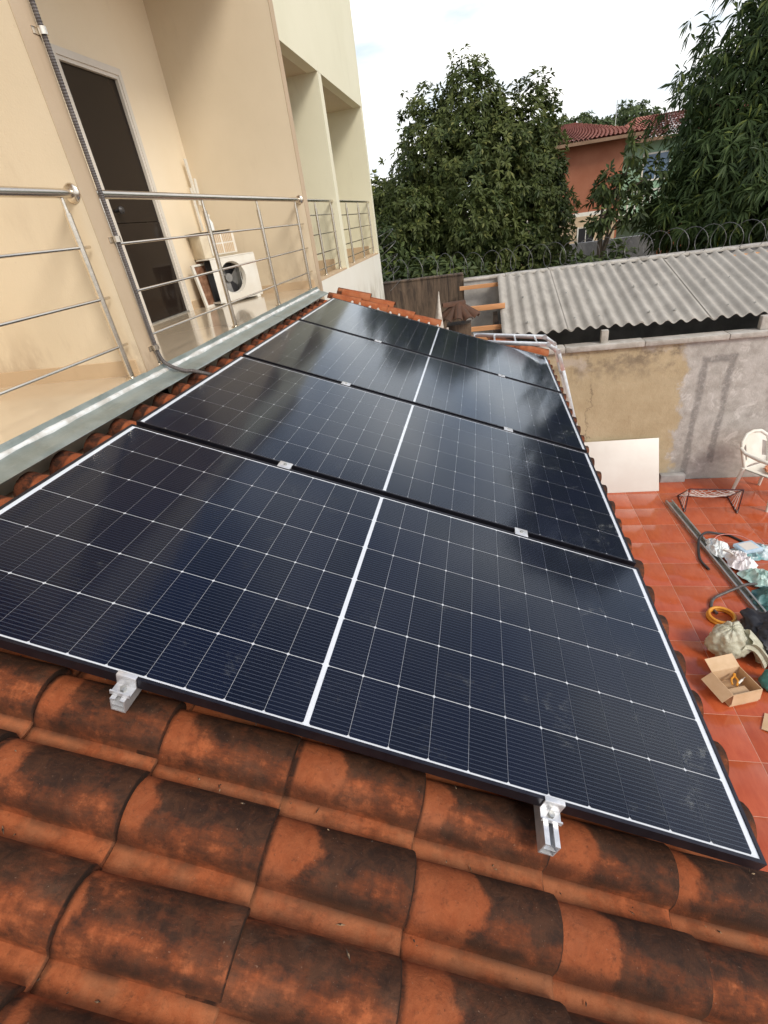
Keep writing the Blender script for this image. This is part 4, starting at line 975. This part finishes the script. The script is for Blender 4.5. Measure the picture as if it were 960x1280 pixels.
# right-hand tree with long hanging leaves
lob = [((8.6, 14.5, 5.4), (2.6, 2.2, 2.7)), ((7.3, 13.6, 4.0), (1.5, 1.5, 1.5)), ((9.0, 13.2, 7.6), (1.9, 1.7, 1.8)), ((6.5, 13.8, 3.6), (1.0, 1.2, .8)), ((8.0, 12.8, 3.7), (1.5, 1.3, 1.1)),
       ((7.2, 14.0, 5.3), (.95, 1.1, 1.1)), ((9.6, 12.6, 5.0), (1.9, 1.6, 2.0)), ((7.85, 14.0, 6.6), (.85, .9, 1.0)), ((6.9, 13.4, 4.75), (.6, .8, .6)), ((10.5, 14, 3.6), (1.8, 1.5, 1.4))]
tree('hanging_leaf_tree', (9.0, 14.0, 0), 4.6, .32, lob, 34, 9, .27, .024, 1.0, M_leafB, 'tall dark tree with long hanging leaves beside the red roofed house', 10, bumps=.3)
for yc, yr in (((7.65, 12.35, 5.02), (.14, .12, .2)), ((8.45, 12.3, 4.6), (.2, .15, .25)), ((8.35, 12.2, 3.05), (.12, .1, .2)), ((6.6, 12.7, 3.1), (.12, .1, .12))):
    yo = inst('young_shoot', leaf_mesh('young_shoot', lobes_tips([(yc, yr)], 60), 7, .3, .028, 1.2, M_leafY)); yo.parent = bpy.data.objects['hanging_leaf_tree']; yo.location = (-9.0, -14.0, 0)
# small tree between
lob = [((4.75, 13.6, 4.35), (.55, .5, .4)), ((4.4, 13.4, 3.75), (.42, .4, .35)), ((5.1, 13.4, 3.8), (.5, .45, .35)), ((4.95, 13.5, 4.95), (.32, .3, .28)), ((4.5, 13.4, 4.3), (.35, .3, .3)), ((5.35, 13.6, 4.4), (.45, .4, .35))]
tree('young_tree', (4.25, 13.5, 0), 3.7, .09, lob, 20, 8, .20, .034, .7, M_leafC, 'small open tree with thin leaning trunk before the red house', 6, bumps=.4, shell=(.3, 1.05))
# undergrowth mass along the wall
def shr(name, lobes, mat, label, dens=30):
    b = np.array(lobes[0][0]) * [1, 1, 0]; t = thing(name, tuple(b), label=label, cat='shrub'); tp = lobes_tips(lobes, dens); tp[:, :3] -= b
    inst('foliage', leaf_mesh('foliage', tp, 8, .24, .04, .6, mat), t)
    MB().tube([(0, 0, -.05), (.05, .03, lobes[0][0][2])], [.05, .03], 7).build('stem', M_bark, t, 70)
shr('shrub', [((.2, 11.8, 2.2), (1.6, .8, 1.35)), ((-1.2, 12.5, 2.6), (1.3, .9, 1.7))], M_leafC, 'dark shrub filling the gap behind the brown boundary wall')
shr('shrub', [((3.6, 12.2, 2.15), (1.2, .8, .95)), ((4.5, 12.6, 2.2), (.8, .6, .95))], M_leafC, 'low dark shrub behind the corrugated roof under the mango tree')
# pale tree left of the mango, by house corner
tree('bright_tree', (-2.4, 21, 0), 3.0, .15, [((-2.2, 21, 4.6), (1.0, 1, 1.1)), ((-3.2, 21, 4.2), (1.2, 1, 1.2))], 24, 7, .25, .05, .4, m_leaf('yellowish_leaf', (.10, .13, .02), (.2, .22, .05), (.26, .25, .06)), 'yellowish green tree showing between mango and pale house', 4)  # lighter, yellower leaf colour than the mango
# distant trees above the red roof
tree('distant_tree', (13.5, 52, 0), 5, .35, [((13.6, 52, 8.3), (1.4, 1.3, 1.5)), ((12.2, 52, 7.7), (1.4, 1.2, 1.2)), ((14.9, 52, 7.6), (1.3, 1.2, 1.3))], 14, 8, .35, .09, .3, M_leafD, 'rounded distant tree rising over the red tiled roof', 4, 'distant trees')
tree('distant_tree', (9.6, 50, 0), 5, .35, [((9.4, 50, 8.3), (1.5, 1.2, 1.0)), ((10.8, 50, 7.9), (1.3, 1.2, .9)), ((7.8, 50, 8.2), (1.3, 1.2, 1.0))], 14, 8, .35, .09, .3, M_leafD, 'low spreading distant tree by the ridge beside the mango', 4, 'distant trees')
# backing wall with red patch
bk2 = thing('garden_wall', (7, 18.6, 0), label='dim grey garden wall with an orange red painted panel beneath trees', cat='wall')
o = MB().box((4.2, 18.5, 0), (14, 18.7, 2.85)).build('wall_face', M_greyw, bk2); o.location = (-7, -18.6, 0)
M_ored = m_wall('orange_red_paint', (.46, .13, .055), (.5, .16, .07), (.3, .1, .05), None)
o = MB().box((7.15, 18.47, 0), (8.1, 18.72, 3.05)).build('painted_panel', M_ored, bk2); o.location = (-7, -18.6, 0)
o = MB().box((8.15, 18.46, 2.3), (12, 18.53, 2.42)).build('ledge', M_white, bk2); o.location = (-7, -18.6, 0)

# ------------------------------------------------------------------ red house
def m_rroof():
    t = NT('red_roof_tiles'); n = t.noise(1.3, 6, .7); c = t.mix(t.rng(n, .35, .65), (.30, .105, .075), (.42, .18, .13)); c = t.mix(t.math('MULTIPLY', t.rng(t.noise(6, 5, .7), .55, .7), .5), c, (.16, .07, .05)); return t.done(t.bsdf(c, .85))
M_rroof = m_rroof(); M_rwall = m_wall('brick_red_wall', (.29, .095, .045), (.36, .135, .07), (.16, .06, .035), None); M_green = m_wall('pale_green_wall', (.22, .36, .24), (.28, .42, .3), (.15, .22, .15), None)
M_pane = NT('window_pane'); M_pane = M_pane.done(M_pane.bsdf((.10, .16, .24), .08))
rh = thing('red_house', (7, 26, 0), label='two storey brick red house with red tiled roof between the trees', cat='house')
def rbx(name, a, b, mat, par=None):
    o = MB().box(a, b).build(name, mat, par or rh)
    if par is None: o.location = (-7, -26, 0)
    return o
rbx('wall', (2.6, 24.5, 0), (7.2, 31, 5.95), M_rwall)
rbx('wall', (7.2, 26.2, 0), (13.5, 31, 5.75), M_green)
rbx('band', (2.5, 24.42, 3.38), (7.0, 24.5, 3.52), M_white)
rbx('lower_wall', (2.55, 24.40, 0), (7.1, 24.499, 3.38), M_base)
rbx('balcony_slab', (7.2, 24.8, 3.0), (12, 26.2, 3.15), M_white)
for (xa, xb, za, zb) in ((5.6, 6.3, 1.9, 3.0), (8.35, 9.45, 4.3, 5.3), (10.2, 11.2, 4.3, 5.3)):
    yy = 24.36 if xa < 7 else 26.16
    w_ = rbx('window', (xa, yy, za), (xb, yy + .05, zb), M_white)
    Mp = M_pane if xa > 7 else M_black
    rbx('pane', (xa + .06, yy - .01, za + .06), ((xa + xb) / 2 - .02, yy + .03, zb - .06), Mp, w_); rbx('pane', ((xa + xb) / 2 + .02, yy - .01, za + .06), (xb - .06, yy + .03, zb - .06), Mp, w_)
for k in range(16):
    rbx('baluster', (7.3 + k * .29, 24.85, 3.15), (7.36 + k * .29, 24.91, 3.95), M_white)
rbx('balustrade_rail', (7.2, 24.82, 3.95), (12, 24.94, 4.02), M_white)
def hip(x0, x1, y0, y1, ze, zr, ov=.55):
    x0 -= ov; x1 += ov; y0 -= ov; y1 += ov; m = (y1 - y0) / 2
    rf = MB(); nrow = 12
    r0, r1 = (x0 + m * .55, (y0 + y1) / 2, zr), (x1 - m * .55, (y0 + y1) / 2, zr)
    # front and end slopes in stepped tile courses
    def slope(a, b, c, d):
        a, b, c, d = map(Vector, (a, b, c, d)); n = 34; rows = 14
        for j in range(rows):
            for q in (0,):
                l0, l1 = a.lerp(d, j / rows), a.lerp(d, (j + 1) / rows + .015); rr0, rr1 = b.lerp(c, j / rows), b.lerp(c, (j + 1) / rows + .015)
                nn = (rr0 - l0).cross(l1 - l0)
                nn = nn.normalized() if nn.length > 1e-6 else Vector((0, 0, 1))
                v = []; f = []
                for i in range(n * 4 + 1):
                    t = i / (n * 4); w = .035 * math.sin(i * math.pi / 2)
                    v.append(l0.lerp(rr0, t) + nn * (.06 + w)); v.append(l1.lerp(rr1, t) + nn * w)
                for i in range(n * 4): f.append((2 * i, 2 * i + 2, 2 * i + 3, 2 * i + 1))
                rf.add(v, f)
    slope((x0, y0, ze), (x1, y0, ze), r1, r0); slope((x0, y1, ze), (x0, y0, ze), r0, r0); slope((x1, y0, ze), (x1, y1, ze), r1, r1); slope((x1, y1, ze), (x0, y1, ze), r0, r1)
    o = rf.build('roof', M_rroof, rh, 60); o.location = (-7, -26, 0)
    rbx('soffit_board', (x0 + .05, y0 + .05, ze - .1), (x1 - .05, y1 - .05, ze - .03), M_under)
    rbx('gutter_board', (x0 + .02, y0 + .0, ze - .12), (x1 - .02, y0 + .05, ze - .01), M_under)
hip(2.6, 7.2, 24.5, 31, 5.95, 6.85); hip(7.4, 13.5, 26.2, 31.5, 5.8, 6.75)
prop(MB().tube([(11.2, 46, 0), (11.2, 46, 9.4)], .025, 6).build('utility_pole', M_galv), 'thin distant pole rising over the red roof', 'pole')
